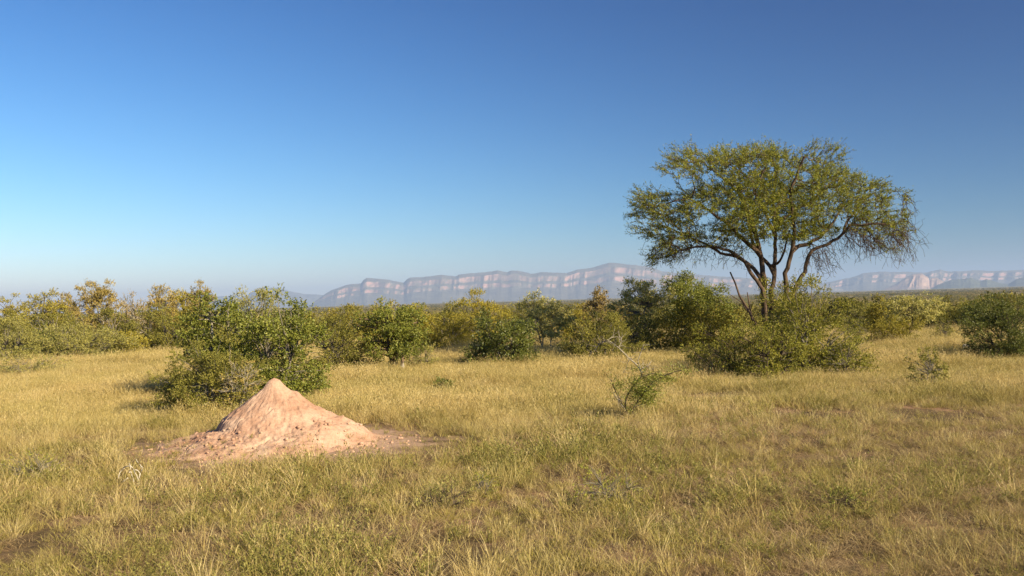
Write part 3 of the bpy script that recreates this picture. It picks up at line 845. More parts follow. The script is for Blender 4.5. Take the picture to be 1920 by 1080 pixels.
def build_mound():
    global rng
    rng = np.random.default_rng(6)
    na, nr = 420, 150
    th = np.linspace(0, 2 * PI, na, endpoint=False)
    rr = np.linspace(0, 1, nr) ** 1.0 * 3.1
    TH, R = np.meshgrid(th, rr, indexing='ij')
    right = [(0, 1.24), (.10, 1.20), (.2, 1.06), (.36, .91), (.45, .885), (.62, .74), (.85, .60), (1.05, .46), (1.3, .35), (1.45, .26), (1.6, .13), (1.72, .03), (1.9, -.02), (2.4, -.08), (3.1, -.2)]
    left = [(0, 1.24), (.10, 1.18), (.2, 1.03), (.4, .86), (.57, .70), (.75, .58), (.92, .43), (1.0, .33), (1.2, .28), (1.4, .21), (1.7, .10), (1.95, .02), (2.2, -.03), (2.5, -.08), (3.1, -.2)]
    front = [(0, 1.24), (.10, 1.17), (.2, 1.0), (.4, .80), (.7, .55), (.9, .40), (1.1, .29), (1.5, .17), (1.8, .07), (2.1, .01), (2.4, -.06), (3.1, -.2)]
    def pf(t, r): a = np.array(t); return np.interp(r, a[:, 0], a[:, 1])
    c = np.cos(TH); s = np.sin(TH)
    wr = np.clip(c, 0, 1) ** 1.5; wl = np.clip(-c, 0, 1) ** 1.5; wf = np.clip(1 - wr - wl, 0, 1)
    X = R * c; Yv = R * s
    # erosion ribs run down from the tip
    ang = TH + .25 * (fbm(X / .5 + 9, Yv / .5, 2, 5) - .5)
    rib = 1 - np.abs(2 * fbm(np.cos(ang) * 1.5 + 4 + R * .5, np.sin(ang) * 1.5 + R * .8, 4, 41) - 1)
    rib2 = fbm(np.cos(ang) * 4.5 + 4 + R, np.sin(ang) * 4.5 + R * 1.6, 4, 43)
    Re = R * (1 - .10 * (fbm(c * 1.3 + 5, s * 1.3, 2, 44) - .5) * 2)
    Z = wr * pf(right, Re) + wl * pf(left, Re) + wf * pf(front, Re)
    amp = np.interp(R, [0, .12, .4, 1.0, 1.6, 2.6], [0, .02, .15, .15, .07, .02])
    Z = Z + amp * (rib - .62) * .55 + amp * .25 * (rib2 - .5)
    # crumbled lumps lower down
    l1 = fbm(X / .32, Yv / .32, 3, 50); l2 = fbm(X / .11, Yv / .11, 3, 52)
    Z = Z + np.interp(R, [0, .3, .9, 1.8, 2.6], [0, .015, .06, .10, .06]) * np.clip(l1 - .5, -.10, 1) * 1.5
    Z = Z + np.interp(R, [0, .4, .9, 2.6], [.004, .02, .045, .05]) * (l2 - .5)
    l3 = fbm(X / .045, Yv / .045, 2, 58)
    Z = Z + np.interp(R, [0, .3, .9, 2.6], [.0, .012, .035, .03]) * (l3 - .5)
    cw = fbm(X / .55 + 3, Yv / .40 + 8, 3, 63)
    crack = 1 - sstep(0, .035, np.abs(cw - .5))
    Z = Z - np.interp(R, [0, .25, .5, 1.5, 2.0], [0, 0, .028, .035, 0]) * crack
    pk = np.exp(-((X - .42) ** 2 + (Yv + .05) ** 2) / .010)
    Z = Z + .07 * pk
    # terrace edge on the left where the crust broke away
    e = sstep(.90, 1.02, R * (1 + .25 * (fbm(c * 4, s * 4, 2, 55) - .5)))
    Z = Z - .10 * e * np.clip(-c, 0, 1) ** 2 * sstep(1.9, 1.2, R)
    Z = np.where(Z > 0, Z * .96, Z)
    Z = Z + H(X + MC[0], Yv + MC[1]) - float(H(MC[0], MC[1]))
    V = np.stack([X, Yv, Z], -1).reshape(-1, 3)
    mb = MB()
    Q = grid_faces(na, nr)
    j = np.arange(nr - 1); last = (na - 1) * nr
    Q = np.vstack([Q, np.stack([last + j, j, j + 1, last + j + 1], -1)])
    mb.add(V, Q)
    m, nt, out = new_mat('termite_earth')
    g = nt.nodes.new('ShaderNodeTexCoord')
    n1 = noise(nt, g.outputs['Object'], 2.2, 6, .6); n2 = noise(nt, g.outputs['Object'], 22, 5, .7); n3 = noise(nt, g.outputs['Object'], 6, 4, .6)
    r1 = ramp(nt, [(.30, (.33, .185, .118)), (.47, (.43, .262, .178)), (.68, (.53, .365, .262))]); nt.links.new(n1.outputs[0], r1.inputs[0])
    r2 = ramp(nt, [(.3, (.84, .82, .80)), (.6, (1.05, 1.05, 1.04))]); nt.links.new(n2.outputs[0], r2.inputs[0])
    cc = mixc(nt, 1, r1.outputs[0], r2.outputs[0], 'MULTIPLY')
    b = N(nt, 'ShaderNodeBsdfPrincipled', Roughness=.95); b.inputs['Specular IOR Level'].default_value = .1
    nt.links.new(cc, b.inputs['Base Color'])
    bp = nt.nodes.new('ShaderNodeBump'); bp.inputs['Strength'].default_value = .5; bp.inputs['Distance'].default_value = .03
    ad = N(nt, 'ShaderNodeMath', operation='ADD'); nt.links.new(n2.outputs[0], ad.inputs[0]); nt.links.new(n3.outputs[0], ad.inputs[1])
    nt.links.new(ad.outputs[0], bp.inputs['Height']); nt.links.new(bp.outputs[0], b.inputs['Normal'])
    nt.links.new(b.outputs[0], out.inputs[0])
    me = mb.mesh('termite_mound', m, True)
    if me.polygons[50].normal.z < 0: me.flip_normals()
    o = obj('termite_mound', me, loc=(MC[0], MC[1], float(H(MC[0], MC[1])) - .01))
    tag(o, 'pinkish tan cone of bare earth, a termite mound in grass', 'termite mound')
    cl = MB()
    import bmesh
    bm = bmesh.new(); bmesh.ops.create_icosphere(bm, subdivisions=1, radius=1.0)
    bv = np.array([v.co[:] for v in bm.verts]); bf = np.array([[v.index for v in f.verts] for f in bm.faces]); bm.free()
    Vf = V.reshape(na, nr, 3)
    for _ in range(420):
        r_ = 1.0 + 1.7 * rng.uniform() ** .8; a_ = rng.uniform(-PI * 1.1, PI * .1)
        v0 = Vf[int((a_ % (2 * PI)) / (2 * PI) * na) % na, min(int(r_ / 3.1 * (nr - 1)), nr - 1)]
        zt = max(v0[2], float(H(v0[0] + MC[0], v0[1] + MC[1])) - float(H(MC[0], MC[1])))
        sz = .012 + .035 * rng.uniform() ** 2.5
        cl.add(bv * rng.uniform(.6, 1.25, bv.shape) * sz * np.array([1, 1, .75]) + np.array([v0[0], v0[1], zt + sz * .3]), None, bf)
    c = obj('loose_clods', cl.mesh('loose_clods', m), o); c['kind'] = 'stuff'


build_mound()


# ------------------------------------------------------------------ grass
def blades(mb, n, spread, hmin, hmax, w, curve, segs=3, lean=.25, fl=0.0, wvar=.3):
    a = rng.uniform(0, 2 * PI, n)
    r = spread * np.sqrt(rng.uniform(size=n))
    b = np.stack([r * np.cos(a), r * np.sin(a), np.full(n, -.02)], -1)
    h = rng.uniform(hmin, hmax, n)
    a2 = a + rng.normal(size=n) * .9
    dirh = np.stack([np.cos(a2), np.sin(a2), np.zeros(n)], -1)
    l0 = np.abs(rng.normal(size=n)) * lean; cv = rng.uniform(.2, 1, n) * curve
    ts = np.linspace(0, 1, segs + 1)
    fa = rng.uniform(0, 2 * PI, n)
    side = np.stack([np.cos(fa), np.sin(fa), np.zeros(n)], -1)
    ww = w * rng.uniform(1 - wvar, 1 + wvar, n)
    rows = []
    for t in ts:
        out_ = (l0 * t + cv * t * t) * h
        zz = h * (t - .45 * np.minimum(cv, 1.6) * t * t * .6)
        p = b + dirh * out_[:, None]; p[:, 2] += zz
        k = ww * (1 - t) ** .6 * .5 if t < 1 else ww * .04
        rows += [p - side * k[:, None], p + side * k[:, None]]
    V = np.stack(rows, 1).reshape(-1, 3)
    st = 2 * (segs + 1)
    Q = []
    for s_ in range(segs):
        q = np.array([2 * s_, 2 * s_ + 1, 2 * s_ + 3, 2 * s_ + 2])
        Q.append(np.arange(n)[:, None] * st + q)
    mb.add(V, np.vstack(Q))
    tip = b + dirh * ((l0 + cv) * h)[:, None]; tip[:, 2] += h * (1 - .45 * np.minimum(cv, 1.6) * .6)
    return tip


tufts = bpy.data.collections.new('tufts')


def tuft(mb, mat):
    o = bpy.data.objects.new('grass_tuft_%02d' % len(tufts.objects), mb.mesh('grass_tuft', mat))
    tufts.objects.link(o)


def seed_heads(mb, tips, L=.06, W=.012, m=3):
    p = np.repeat(tips, m, 0) - np.array([0, 0, 1]) * rng.uniform(0, L * 1.5, (len(tips) * m, 1))
    mb.leaves(p, norm(np.array([0, 0, 1.]) + rng.normal(size=p.shape) * .35), L, W)


for v in range(3):      # 0-2 tall dry tufts
    rng = np.random.default_rng(70 + v)
    mb = MB(); t = blades(mb, 24, .11, .12, .36, .007, .6, 3, .4); t2 = blades(mb, 4, .07, .34, .62, .0040, .45, 3, .3); seed_heads(mb, t2, .05, .006, 2); tuft(mb, G_DRY)
for v in range(2):      # 3-4 bent dry litter
    mb = MB(); blades(mb, 38, .20, .05, .22, .008, 2.4, 3, 1.1); tuft(mb, G_LITTER)
for v in range(3):      # 5-7 green grass
    mb = MB(); blades(mb, 28, .12, .08, .28, .0095, .9, 3, .4); tuft(mb, G_GREEN)
for v in range(2):      # 8-9 leafy herbs
    mb = MB()
    for s in range(9):
        a = np.array([rng.normal() * .05, rng.normal() * .05, -.02]); tip = a + np.array([rng.normal() * .14, rng.normal() * .14, rng.uniform(.12, .34)])
        P, R = limb(a, tip, .003, .0015, 5, .05, .08); mb.tube(P, R, 3)
        m = 16; q = P[rng.integers(1, 5, size=m)] + rng.normal(size=(m, 3)) * .01
        mb.leaves(q, norm(rng.normal(size=(m, 3)) + np.array([0, 0, .4])), rng.uniform(.02, .042, m), rng.uniform(.008, .016, m), flat=.5)
    tuft(mb, G_HERB)
for v in range(3):      # 10-12 wide dry tufts for the golden meadow
    mb = MB(); blades(mb, 80, .36, .10, .34, .009, .6, 3, .4); t2 = blades(mb, 9, .3, .28, .48, .007, .4, 3, .3); seed_heads(mb, t2, .05, .008, 2); tuft(mb, G_DRY)
for v in range(2):      # 13-14 wide green tufts further out
    mb = MB(); blades(mb, 65, .34, .10, .32, .013, .8, 3, .4); tuft(mb, G_GREEN)


for v in range(2):      # 15-16 fans of tall bleached stalks
    mb = MB(); t = blades(mb, 13, .07, .28, .60, .0065, .6, 4, .4); seed_heads(mb, t, .05, .009, 2); blades(mb, 16, .10, .1, .3, .007, .8, 3, .5); tuft(mb, G_DRY)


def build_grass():
    pts = []

    def band(d0, d1, dens, tan=.80, pad=5.0):
        ymax = d1
        n = int((ymax - d0) * 2 * (tan * ymax + pad) * dens)
        y = rng.uniform(d0, ymax, n); x = rng.uniform(-1, 1, n) * (tan * ymax + pad)
        k = np.abs(x) < tan * y + pad
        return x[k], y[k]
    for d0, d1, dens in ((5.5, 11, 95), (11, 16, 95), (16, 24, 80), (24, 34, 50), (34, 48, 26), (48, 72, 13), (72, 110, 4)):
        x, y = band(d0, d1, dens)
        pts.append(np.stack([x, y], -1))
    P = np.vstack(pts); x, y = P[:, 0], P[:, 1]
    n = len(x)
    u = x / y
    n1 = fbm(x / 3.2, y / 3.2, 3, 101); n2 = fbm(x / .55, y / .55, 3, 103); n3 = fbm(x / 1.7 + 40, y / 1.7, 3, 107)
    rnd = rng.uniform(size=n)
    short = sstep(.02, .30, u + (n1 - .5) * .35) * sstep(33, 24, y)          # grazed short turf at right
    dry = np.clip(.33 + .40 * sstep(15, 27, y) + 1.5 * (n1 - .5) + 1.1 * (n2 - .5) - .22 * short + .16 * sstep(.1, -.25, u), .06, .97)
    far = y > 21
    kind = np.zeros(n, int)
    isdry = rnd < dry
    r2 = rng.uniform(size=n)
    kind[isdry] = np.where(far[isdry], 10 + rng.integers(0, 3, isdry.sum()), rng.integers(0, 3, isdry.sum()))
    gr = ~isdry
    kg = np.where(far, 13 + rng.integers(0, 2, n), 5 + rng.integers(0, 3, n))
    herb = (n3 > .47) & (r2 < .36) & (y < 30)
    kg = np.where(herb, 8 + rng.integers(0, 2, n), kg)
    kind[gr] = kg[gr]
    lit = rng.uniform(size=n) < np.where(far, .12 + .30 * short, .26 + .26 * short)
    kind[lit] = 3 + rng.integers(0, 2, lit.sum())
    fan = (rng.uniform(size=n) < .024 * (1 - .5 * short)) & (y < 30)
    kind[fan] = 15 + rng.integers(0, 2, fan.sum())
    scl = rng.uniform(.65, 1.2, n) * (1 - .22 * sstep(20, 12, y) * (1 - short))
    scl *= (1 - .30 * short) * (.40 + 1.25 * n3 ** 1.2)
    scl = np.where((y > 45), scl * 1.25, scl)
    scl = np.where(lit, scl * 1.1, scl)
    keep = np.ones(n, bool)
    # small hollows and bare soil
    keep &= ~((n2 > .58) & (rng.uniform(size=n) < .62 - .25 * short) & (y < 40) & ~(lit & (rng.uniform(size=n) < .75)))
    kind = np.where((n2 > .55) & (rng.uniform(size=n) < .5) & (y < 24), 3 + rng.integers(0, 2, n), kind)
    keep &= ~((y < 24) & (rng.uniform(size=n) > .70 + .30 * short))
    bare = (fbm(x / 1.1, y / 1.1, 3, 117) > .76) & (short > .3)
    keep &= ~(bare & (rng.uniform(size=n) < .85))
    for bx, by, br in ((1320, 745, .9), (1410, 768, 1.3), (1735, 776, 1.0), (1560, 775, .8), (870, 1060, .35), (640, 1075, .3)):
        g = at(bx, by, 2.5 * F_PX / (by - yh(bx)))
        d = np.hypot((x - g[0]) / br, (y - g[1]) / (br * 1.3))
        keep &= ~((d < .5 + 1.0 * (n2)) & (rng.uniform(size=n) < .8))
    # the mound and its trampled apron
    dm = np.hypot(x - MC[0] - .25, (y - MC[1]))
    md = dm * (1 + .5 * (n3 - .5))
    behind = (y > MC[1] + .3)
    lim0 = np.where(behind, 1.35, 2.0); lim1 = np.where(behind, 2.1, 3.1)
    lim1 = lim1 + .5 * (x > MC[0])
    keep &= ~(md < lim0 - .55)
    ap = (md < lim1)
    pkeep = np.clip((md - lim0 + .45) / (lim1 - lim0 + .45), 0, 1) ** 1.6 * .75
    keep &= ~(ap & (rng.uniform(size=n) > pkeep))
    mid = ap & (md < lim1 - .35)
    kind = np.where(mid & (rng.uniform(size=n) < .75), 3 + rng.integers(0, 6, n), kind)
    scl = np.where(mid, scl * .55, scl)
    sprig = (md > 1.25) & (md < 2.3) & ~behind & (rng.uniform(size=n) < .045)
    keep |= sprig; scl = np.where(sprig, rng.uniform(.3, .55, n), scl); kind = np.where(sprig, rng.integers(3, 10, n), kind)
    P = P[keep]; kind = kind[keep]; scl = scl[keep]
    n = len(P)
    rot = np.stack([rng.normal(size=n) * .10, rng.normal(size=n) * .10, rng.uniform(0, 2 * PI, n)], -1)
    zz = H(P[:, 0], P[:, 1])
    dm = np.hypot(P[:, 0] - MC[0], P[:, 1] - MC[1])
    zz = zz + np.interp(dm, [1.0, 1.5, 2.1], [.32, .17, 0])
    me = bpy.data.meshes.new('grass')
    me.from_pydata(np.column_stack([P, zz]).tolist(), [], [])
    me.attributes.new('tuft_kind', 'INT', 'POINT').data.foreach_set('value', kind.astype(np.int32))
    me.attributes.new('tuft_turn', 'FLOAT_VECTOR', 'POINT').data.foreach_set('vector', rot.astype(np.float32).ravel())
    me.attributes.new('tuft_size', 'FLOAT', 'POINT').data.foreach_set('value', scl.astype(np.float32))
    o = obj('grass', me); o['kind'] = 'stuff'
    tag(o, 'golden dry grass mixed with green grass and herbs across the clearing', 'grass')
    scatter(o, tufts)
    print('tufts', n)


def scatter(o, coll):
    ng = bpy.data.node_groups.new('scatter', 'GeometryNodeTree')
    ng.interface.new_socket('Geometry', in_out='INPUT', socket_type='NodeSocketGeometry')
    ng.interface.new_socket('Geometry', in_out='OUTPUT', socket_type='NodeSocketGeometry')
    gi = ng.nodes.new('NodeGroupInput'); go = ng.nodes.new('NodeGroupOutput')
    ip = ng.nodes.new('GeometryNodeInstanceOnPoints')
    ci = ng.nodes.new('GeometryNodeCollectionInfo')
    ci.inputs['Collection'].default_value = coll
    ci.inputs['Separate Children'].default_value = True
    ci.inputs['Reset Children'].default_value = True
    ng.links.new(gi.outputs[0], ip.inputs['Points'])
    ng.links.new(ci.outputs[0], ip.inputs['Instance'])
    ip.inputs['Pick Instance'].default_value = True
    for nm, dt, sock in (('tuft_kind', 'INT', 'Instance Index'), ('tuft_turn', 'FLOAT_VECTOR', 'Rotation'), ('tuft_size', 'FLOAT', 'Scale')):
        na = ng.nodes.new('GeometryNodeInputNamedAttribute'); na.data_type = dt
        na.inputs['Name'].default_value = nm
        ng.links.new(na.outputs['Attribute'], ip.inputs[sock])
    ng.links.new(ip.outputs[0], go.inputs[0])
    md = o.modifiers.new('scatter', 'NODES'); md.node_group = ng


build_grass()


# ------------------------------------------------------------------ far bush country
far_bushes = bpy.data.collections.new('far_bushes')


def far_mat(name, a, b, c):
    m, nt, out = new_mat(name)
    g = nt.nodes.new('ShaderNodeNewGeometry'); oi = nt.nodes.new('ShaderNodeObjectInfo')
    r = ramp(nt, [(0, a), (.55, b), (1, c)]); nt.links.new(oi.outputs['Random'], r.inputs[0])
    r2 = ramp(nt, [(0, (.65, .68, .65)), (1, (1.25, 1.2, 1.1))]); nt.links.new(g.outputs['Random Per Island'], r2.inputs[0])
    cc = mixc(nt, 1, r.outputs[0], r2.outputs[0], 'MULTIPLY')
    b_ = N(nt, 'ShaderNodeBsdfDiffuse'); t = nt.nodes.new('ShaderNodeBsdfTranslucent')
    nt.links.new(cc, b_.inputs['Color']); nt.links.new(cc, t.inputs['Color'])
    mx = nt.nodes.new('ShaderNodeMixShader'); mx.inputs[0].default_value = .25
    nt.links.new(b_.outputs[0], mx.inputs[1]); nt.links.new(t.outputs[0], mx.inputs[2]); nt.links.new(mx.outputs[0], out.inputs[0])
    return m


FM = far_mat('far_scrub', (.14, .135, .038), (.25, .215, .065), (.38, .29, .12))
for v in range(6):
    mb = MB()
    ncl = 12; R = 1.6 if v < 4 else 6.0; Hh = 2.6 if v < 4 else 3.4
    cnt = 900 if v < 4 else 1500
    C = np.stack([rng.normal(size=ncl) * R * .5, rng.normal(size=ncl) * R * .5, rng.uniform(.35, .8, ncl) * Hh], -1)
    i = rng.integers(ncl, size=cnt)
    q = C[i] + norm(rng.normal(size=(cnt, 3))) * rng.uniform(.5, 1, (cnt, 1)) * np.array([.75, .75, .6]) * (R / 1.9 if v >= 4 else 1)
    q[:, 2] = np.maximum(q[:, 2], .1)
    sz = .26 if v < 4 else .7
    mb.leaves(q, norm(rng.normal(size=(cnt, 3))), rng.uniform(.7, 1.3, cnt) * sz, rng.uniform(.7, 1.3, cnt) * sz * .5, flat=.3)
    o = bpy.data.objects.new('far_bush_%02d' % v, mb.mesh('far_bush', FM)); far_bushes.objects.link(o)


def build_far():
    global rng
    rng = np.random.default_rng(8)
    P = []; K = []
    for d0, d1, n, big in ((84, 160, 980, 0), (160, 400, 6300, 0), (400, 1200, 19000, 0), (1000, 3000, 14500, 1), (3000, 9000, 19000, 1)):
        t = rng.uniform(size=n)
        d = np.sqrt(d0 ** 2 + (d1 ** 2 - d0 ** 2) * t) if not big else d0 * (d1 / d0) ** t
        a = rng.uniform(-.75, .75, n)
        P.append(np.stack([d * np.sin(a), d * np.cos(a)], -1))
        K.append(rng.integers(0, 4, n) if not big else 4 + rng.integers(0, 2, n))
    P = np.vstack(P); K = np.concatenate(K)
    x, y = P[:, 0], P[:, 1]
    keep = fbm(x / 60, y / 90, 3, 201) > np.where(y < 400, .36, .40)
    P = P[keep]; K = K[keep]; n = len(P)
    s = rng.uniform(.6, 1.25, n)
    z = H(P[:, 0], P[:, 1]) - .1
    me = bpy.data.meshes.new('far_bushland')
    me.from_pydata(np.column_stack([P, z]).tolist(), [], [])
    me.attributes.new('tuft_kind', 'INT', 'POINT').data.foreach_set('value', K.astype(np.int32))
    rot = np.stack([np.zeros(n), np.zeros(n), rng.uniform(0, 2 * PI, n)], -1)
    me.attributes.new('tuft_turn', 'FLOAT_VECTOR', 'POINT').data.foreach_set('vector', rot.astype(np.float32).ravel())
    me.attributes.new('tuft_size', 'FLOAT', 'POINT').data.foreach_set('value', s.astype(np.float32))
    o = obj('far_bushland', me); o['kind'] = 'stuff'
    tag(o, 'olive bushland covering the plain between the clearing and the mountains', 'bushland')
    scatter(o, far_bushes)


build_far()


# ------------------------------------------------------------------ crooked sapling
def build_sapling():
    global rng
    rng = np.random.default_rng(9)
    Y0 = 20.6
    b = at(1180, 790, Y0); z = float(H(b[0], b[1])); O = np.array([b[0], b[1], z])
    root = bpy.data.objects.new('crooked_sapling', None); COL.objects.link(root); root.location = O
    tag(root, 'crooked thorny sapling with bare grey branches and green sprays in open grass', 'sapling')
    def pt(x, y, d=0): return at(x, y, Y0 + d) - O
    wood = MB(); dead = MB(); fol = MB()
    live = [([(1180, 800), (1172, 768), (1174, 746), (1185, 727), (1202, 707), (1204, 696)], .020, .012, .1),
            ([(1182, 800), (1188, 764), (1206, 738), (1225, 715), (1250, 702), (1284, 691)], .016, .006, -.2),
            ([(1176, 775), (1160, 745), (1150, 725), (1146, 712)], .012, .006, .2),
            ([(1202, 707), (1222, 700), (1245, 705), (1262, 700)], .011, .005, .2),
            ([(1188, 764), (1205, 757), (1222, 748), (1232, 738)], .010, .005, .3)]
    deadp = [([(1204, 700), (1194, 684), (1180, 672), (1160, 652), (1148, 643), (1138, 637)], .013, .007, .2),
             ([(1138, 637), (1128, 642), (1120, 650), (1112, 660), (1104, 668)], .007, .003, .35),
             ([(1138, 638), (1147, 633), (1158, 631), (1164, 640)], .006, .003, .1),
             ([(1202, 695), (1196, 676), (1204, 655), (1207, 645)], .009, .004, -.1),
             ([(1165, 752), (1156, 746), (1150, 735)], .010, .005, -.2),
             ([(1172, 768), (1160, 752), (1153, 742)], .011, .006, .1),
             ([(1160, 652), (1166, 640), (1160, 628)], .006, .003, .2),
             ([(1204, 690), (1216, 686), (1222, 676)], .007, .004, .1),
             ([(1180, 672), (1174, 690), (1168, 700)], .006, .003, .25),
             ([(1180, 798), (1186, 800), (1184, 790), (1172, 785), (1162, 778)], .010, .004, -.2)]
    for mbx, lst in ((wood, live), (dead, deadp)):
        for path, r0, r1, d in lst:
            P = np.array([pt(x, y, d * i / len(path)) for i, (x, y) in enumerate(path)])
            mbx.tube(P, np.linspace(r0, r1, len(P)) * 1.1, 5)
            for _ in range(9):
                i = int(rng.integers(1, len(P))); f = rng.uniform()
                a = P[i - 1] * f + P[i] * (1 - f)
                e = a + norm(rng.normal(size=3) + np.array([0, 0, .3])) * rng.uniform(.08, .3)
                Q, R = limb(a, e, .005, .002, 4, .0, .12); mbx.tube(Q, R, 3)
                if mbx is wood:
                    m = 30; q = Q[rng.integers(1, 4, size=m)] + rng.normal(size=(m, 3)) * .035
                    fol.leaves(q, norm(rng.normal(size=(m, 3)) + np.array([0, 0, .1])), rng.uniform(.028, .05, m), rng.uniform(.011, .02, m), flat=.4)
    for (x, y, rx, ry, m) in ((1207, 734, 34, 26, 2600), (1238, 710, 32, 10, 700), (1275, 694, 34, 9, 200), (1196, 690, 26, 10, 120), (1160, 722, 16, 12, 220), (1190, 712, 20, 10, 220), (1215, 755, 18, 8, 250)):
        q = np.array([pt(x + rng.normal() * rx * .5, y + rng.normal() * ry * .5, rng.normal() * .16) for _ in range(m)])
        fol.leaves(q, norm(rng.normal(size=(m, 3))), rng.uniform(.03, .052, m), rng.uniform(.013, .022, m), flat=.4)
    obj('stem', wood.mesh('sapling_wood', BARK['dark'], True), root)
    obj('dead_branch', dead.mesh('sapling_dead', BARK['pale'], True), root)
    obj('foliage', fol.mesh('sapling_leaf', LEAF['bright']), root)


build_sapling()


# ------------------------------------------------------------------ bleached branch, stump, rock
def build_bits():
    Y0 = 2.5 * F_PX / (912 - yh(240))
    b = at(240, 912, Y0); z = float(H(b[0], b[1])); O = np.array([b[0], b[1], z])
    mb = MB()
    zx = lambda x, y: (200 + x / 13.5, 850 + y / 13.5)
    paths = [[(290, 640), (330, 490), (400, 405), (450, 380)], [(430, 365), (500, 330), (560, 318), (650, 350), (672, 395)], [(610, 330), (600, 400), (550, 490)],
             [(560, 480), (610, 470), (640, 560), (680, 680), (700, 800)], [(672, 395), (720, 500), (770, 580), (800, 700)], [(690, 430), (740, 415), (790, 440), (850, 512), (885, 440), (912, 360), (840, 280)],
             [(850, 512), (810, 640), (822, 720), (800, 860)], [(800, 245), (765, 200), (745, 150)], [(620, 350), (590, 290), (560, 250)], [(540, 620), (440, 690), (390, 740)], [(912, 360), (890, 340), (860, 350)]]
    for i, p in enumerate(paths):
        P = np.array([at(*zx(x, y), Y0 + .05 * math.sin(i * 2.1 + k)) - O for k, (x, y) in enumerate(p)])
        mb.tube(P, np.linspace(.0085, .0045, len(P)), 6, cap=True)
    o = obj('bleached_branch', mb.mesh('bleached_branch', BARK['bleached'], True), loc=O)
    tag(o, 'white bleached forked dead branch lying in grass left of mound', 'branch')
    # stump
    Ys = 2.5 * F_PX / (703 - yh(754)); b = at(754, 703, Ys); z = float(H(b[0], b[1]))
    mb = MB(); k = 10
    hs = np.array([-.1, 0, .08, .2, .3, .36]); rs = np.array([.11, .10, .085, .078, .075, .06])
    a = np.linspace(0, 2 * PI, k, endpoint=False)
    V = []
    for i, (h_, r_) in enumerate(zip(hs, rs)):
        jag = (rng.uniform(-.08, .07, k) if i == len(hs) - 1 else np.zeros(k))
        V += [(r_ * (1 + .15 * math.sin(3 * t + 1)) * math.cos(t) + .05 * h_, r_ * math.sin(t), h_ + 1.2 * j_) for t, j_ in zip(a, jag)]
    Q = [(i * k + j, i * k + (j + 1) % k, (i + 1) * k + (j + 1) % k, (i + 1) * k + j) for i in range(len(hs) - 1) for j in range(k)]
    V.append((.02, 0, .30)); T = [((len(hs) - 1) * k + j, (len(hs) - 1) * k + (j + 1) % k, len(V) - 1) for j in range(k)]
    mb.add(V, Q, T)
    o = obj('tree_stump', mb.mesh('tree_stump', BARK['pale'], False), loc=(b[0], b[1], z))
    tag(o, 'short pale broken tree stump in the grass below the twisted-trunk tree', 'stump')
    # pale rock
    Yr = 2.5 * F_PX / (658 - yh(1812)); b = at(1812, 658, Yr); z = float(H(b[0], b[1]))
    import bmesh
    bm = bmesh.new(); bmesh.ops.create_icosphere(bm, subdivisions=3, radius=.15)
    for v in bm.verts:
        c = np.array(v.co); f = .75 + .5 * float(fbm(np.array(c[0] * 9 + 3), np.array(c[1] * 9 + c[2] * 7), 3, 8))
        v.co = Vector((c[0] * f * 1.1, c[1] * f, c[2] * f * .95 + .13))
    me = bpy.data.meshes.new('rock'); bm.to_mesh(me); bm.free()
    me.materials.append(BARK['bleached'])
    o = obj('pale_rock', me, loc=(b[0], b[1], z)); tag(o, 'small pale rock beside the dark thorn bush at right', 'rock')


build_bits()


# ------------------------------------------------------------------ light, sky, air
SUN_AZ = math.atan2(.78, -.62)      # clockwise from +Y: behind the camera, to the right
SUN_EL = math.radians(28)
sv = Vector((math.sin(SUN_AZ) * math.cos(SUN_EL), math.cos(SUN_AZ) * math.cos(SUN_EL), math.sin(SUN_EL)))
ld = bpy.data.lights.new('sun', 'SUN'); ld.energy = 5.0; ld.angle = math.radians(.53); ld.color = (1, .85, .585)
lo = bpy.data.objects.new('sun', ld); COL.objects.link(lo); lo.location = sv * 50
lo.rotation_euler = sv.to_track_quat('Z', 'Y').to_euler()
w = bpy.data.worlds.new('World'); S.world = w; w.use_nodes = True
nt = w.node_tree; nt.nodes.clear()
sk = nt.nodes.new('ShaderNodeTexSky'); sk.sky_type = 'NISHITA'; sk.sun_disc = False
sk.sun_elevation = SUN_EL; sk.sun_rotation = SUN_AZ
sk.altitude = 400; sk.air_density = 1.0; sk.dust_density = .2; sk.ozone_density = 8.0
bg = nt.nodes.new('ShaderNodeBackground'); bg.inputs[1].default_value = .10
wo = nt.nodes.new('ShaderNodeOutputWorld')
# a polarised, deeper blue sky: contrast curve on the sky texture
k1 = mixc(nt, 1, sk.outputs[0], (.1, .1, .1), 'MULTIPLY')
sx_ = nt.nodes.new('ShaderNodeSeparateXYZ'); nt.links.new(k1, sx_.inputs[0])
k2 = nt.nodes.new('ShaderNodeCombineXYZ')
for ch, (ex, kk) in enumerate(((1.8, 28.5), (1.45, 14.1), (1.2, 9.7))):
    p_ = N(nt, 'ShaderNodeMath', operation='POWER'); p_.inputs[1].default_value = ex; nt.links.new(sx_.outputs[ch], p_.inputs[0])
    q_ = N(nt, 'ShaderNodeMath', operation='MULTIPLY'); q_.inputs[1].default_value = kk; nt.links.new(p_.outputs[0], q_.inputs[0])
    nt.links.new(q_.outputs[0], k2.inputs[ch])
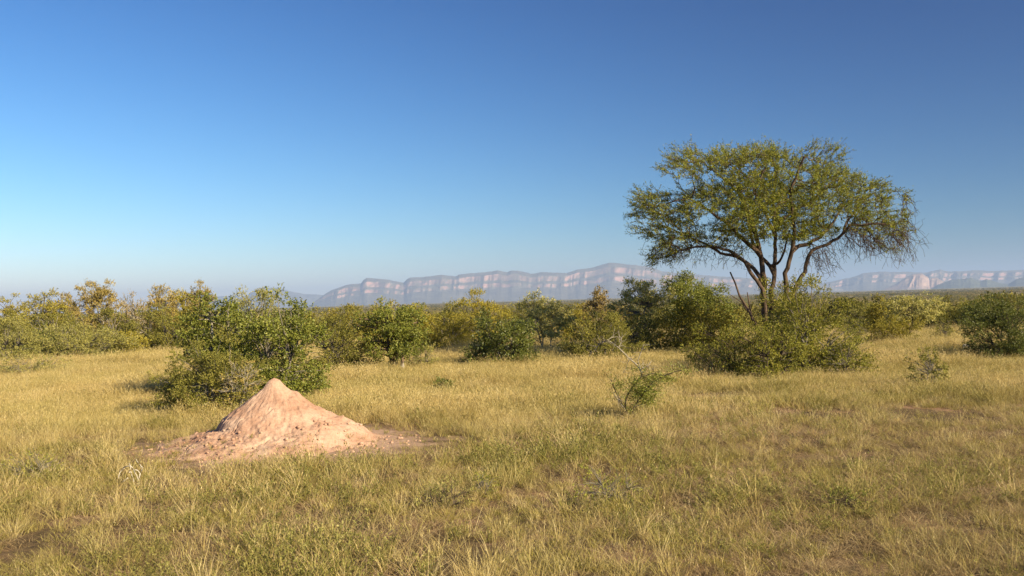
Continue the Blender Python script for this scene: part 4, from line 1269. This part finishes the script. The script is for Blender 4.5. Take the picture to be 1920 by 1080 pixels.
# polarising filter: skylight at right angles to the sun is held back
tcw = nt.nodes.new('ShaderNodeTexCoord')
dt = nt.nodes.new('ShaderNodeVectorMath'); dt.operation = 'DOT_PRODUCT'; dt.inputs[1].default_value = sv
nt.links.new(tcw.outputs['Generated'], dt.inputs[0])
sq = N(nt, 'ShaderNodeMath', operation='MULTIPLY'); nt.links.new(dt.outputs['Value'], sq.inputs[0]); nt.links.new(dt.outputs['Value'], sq.inputs[1])
num = N(nt, 'ShaderNodeMath', operation='SUBTRACT'); num.inputs[0].default_value = 1; nt.links.new(sq.outputs[0], num.inputs[1])
den = N(nt, 'ShaderNodeMath', operation='ADD'); den.inputs[0].default_value = 1; nt.links.new(sq.outputs[0], den.inputs[1])
pol = N(nt, 'ShaderNodeMath', operation='DIVIDE'); nt.links.new(num.outputs[0], pol.inputs[0]); nt.links.new(den.outputs[0], pol.inputs[1])
flt = nt.nodes.new('ShaderNodeCombineXYZ')
for ch, pw in enumerate((.86, .69, .58)):
    f1 = N(nt, 'ShaderNodeMath', operation='MULTIPLY_ADD'); f1.inputs[1].default_value = -pw; f1.inputs[2].default_value = 1
    nt.links.new(pol.outputs[0], f1.inputs[0]); nt.links.new(f1.outputs[0], flt.inputs[ch])
k3 = nt.nodes.new('ShaderNodeVectorMath'); k3.operation = 'MULTIPLY'; nt.links.new(k2.outputs[0], k3.inputs[0]); nt.links.new(flt.outputs[0], k3.inputs[1])
nt.links.new(k3.outputs[0], bg.inputs[0]); nt.links.new(bg.outputs[0], wo.inputs[0])

hz, nt, out = new_mat('haze')
pv = nt.nodes.new('ShaderNodeVolumePrincipled')
pv.inputs['Color'].default_value = (.52, .68, .98, 1); pv.inputs['Density'].default_value = 4.7e-5; pv.inputs['Anisotropy'].default_value = 0
nt.links.new(pv.outputs[0], out.inputs['Volume'])
x0, x1, y0, y1, z0, z1 = -46000., 46000., -46000., 46000., -60., 850.
me = bpy.data.meshes.new('haze')
me.from_pydata([(x0, y0, z0), (x1, y0, z0), (x1, y1, z0), (x0, y1, z0), (x0, y0, z1), (x1, y0, z1), (x1, y1, z1), (x0, y1, z1)], [],
               [(3, 2, 1, 0), (4, 5, 6, 7), (0, 1, 5, 4), (1, 2, 6, 5), (2, 3, 7, 6), (3, 0, 4, 7)])
me.materials.append(hz)
o = obj('haze', me); o['kind'] = 'stuff'

vs = S.view_settings
S.display_settings.display_device = 'sRGB'
vs.view_transform = 'Standard'; vs.look = 'None'; vs.gamma = 1; vs.exposure = 1.0
S.render.engine = 'CYCLES'
cy = S.cycles
cy.max_bounces = 6; cy.diffuse_bounces = 2; cy.glossy_bounces = 2; cy.transmission_bounces = 4; cy.volume_bounces = 0
cy.use_denoising = True
cy.sample_clamp_indirect = 6
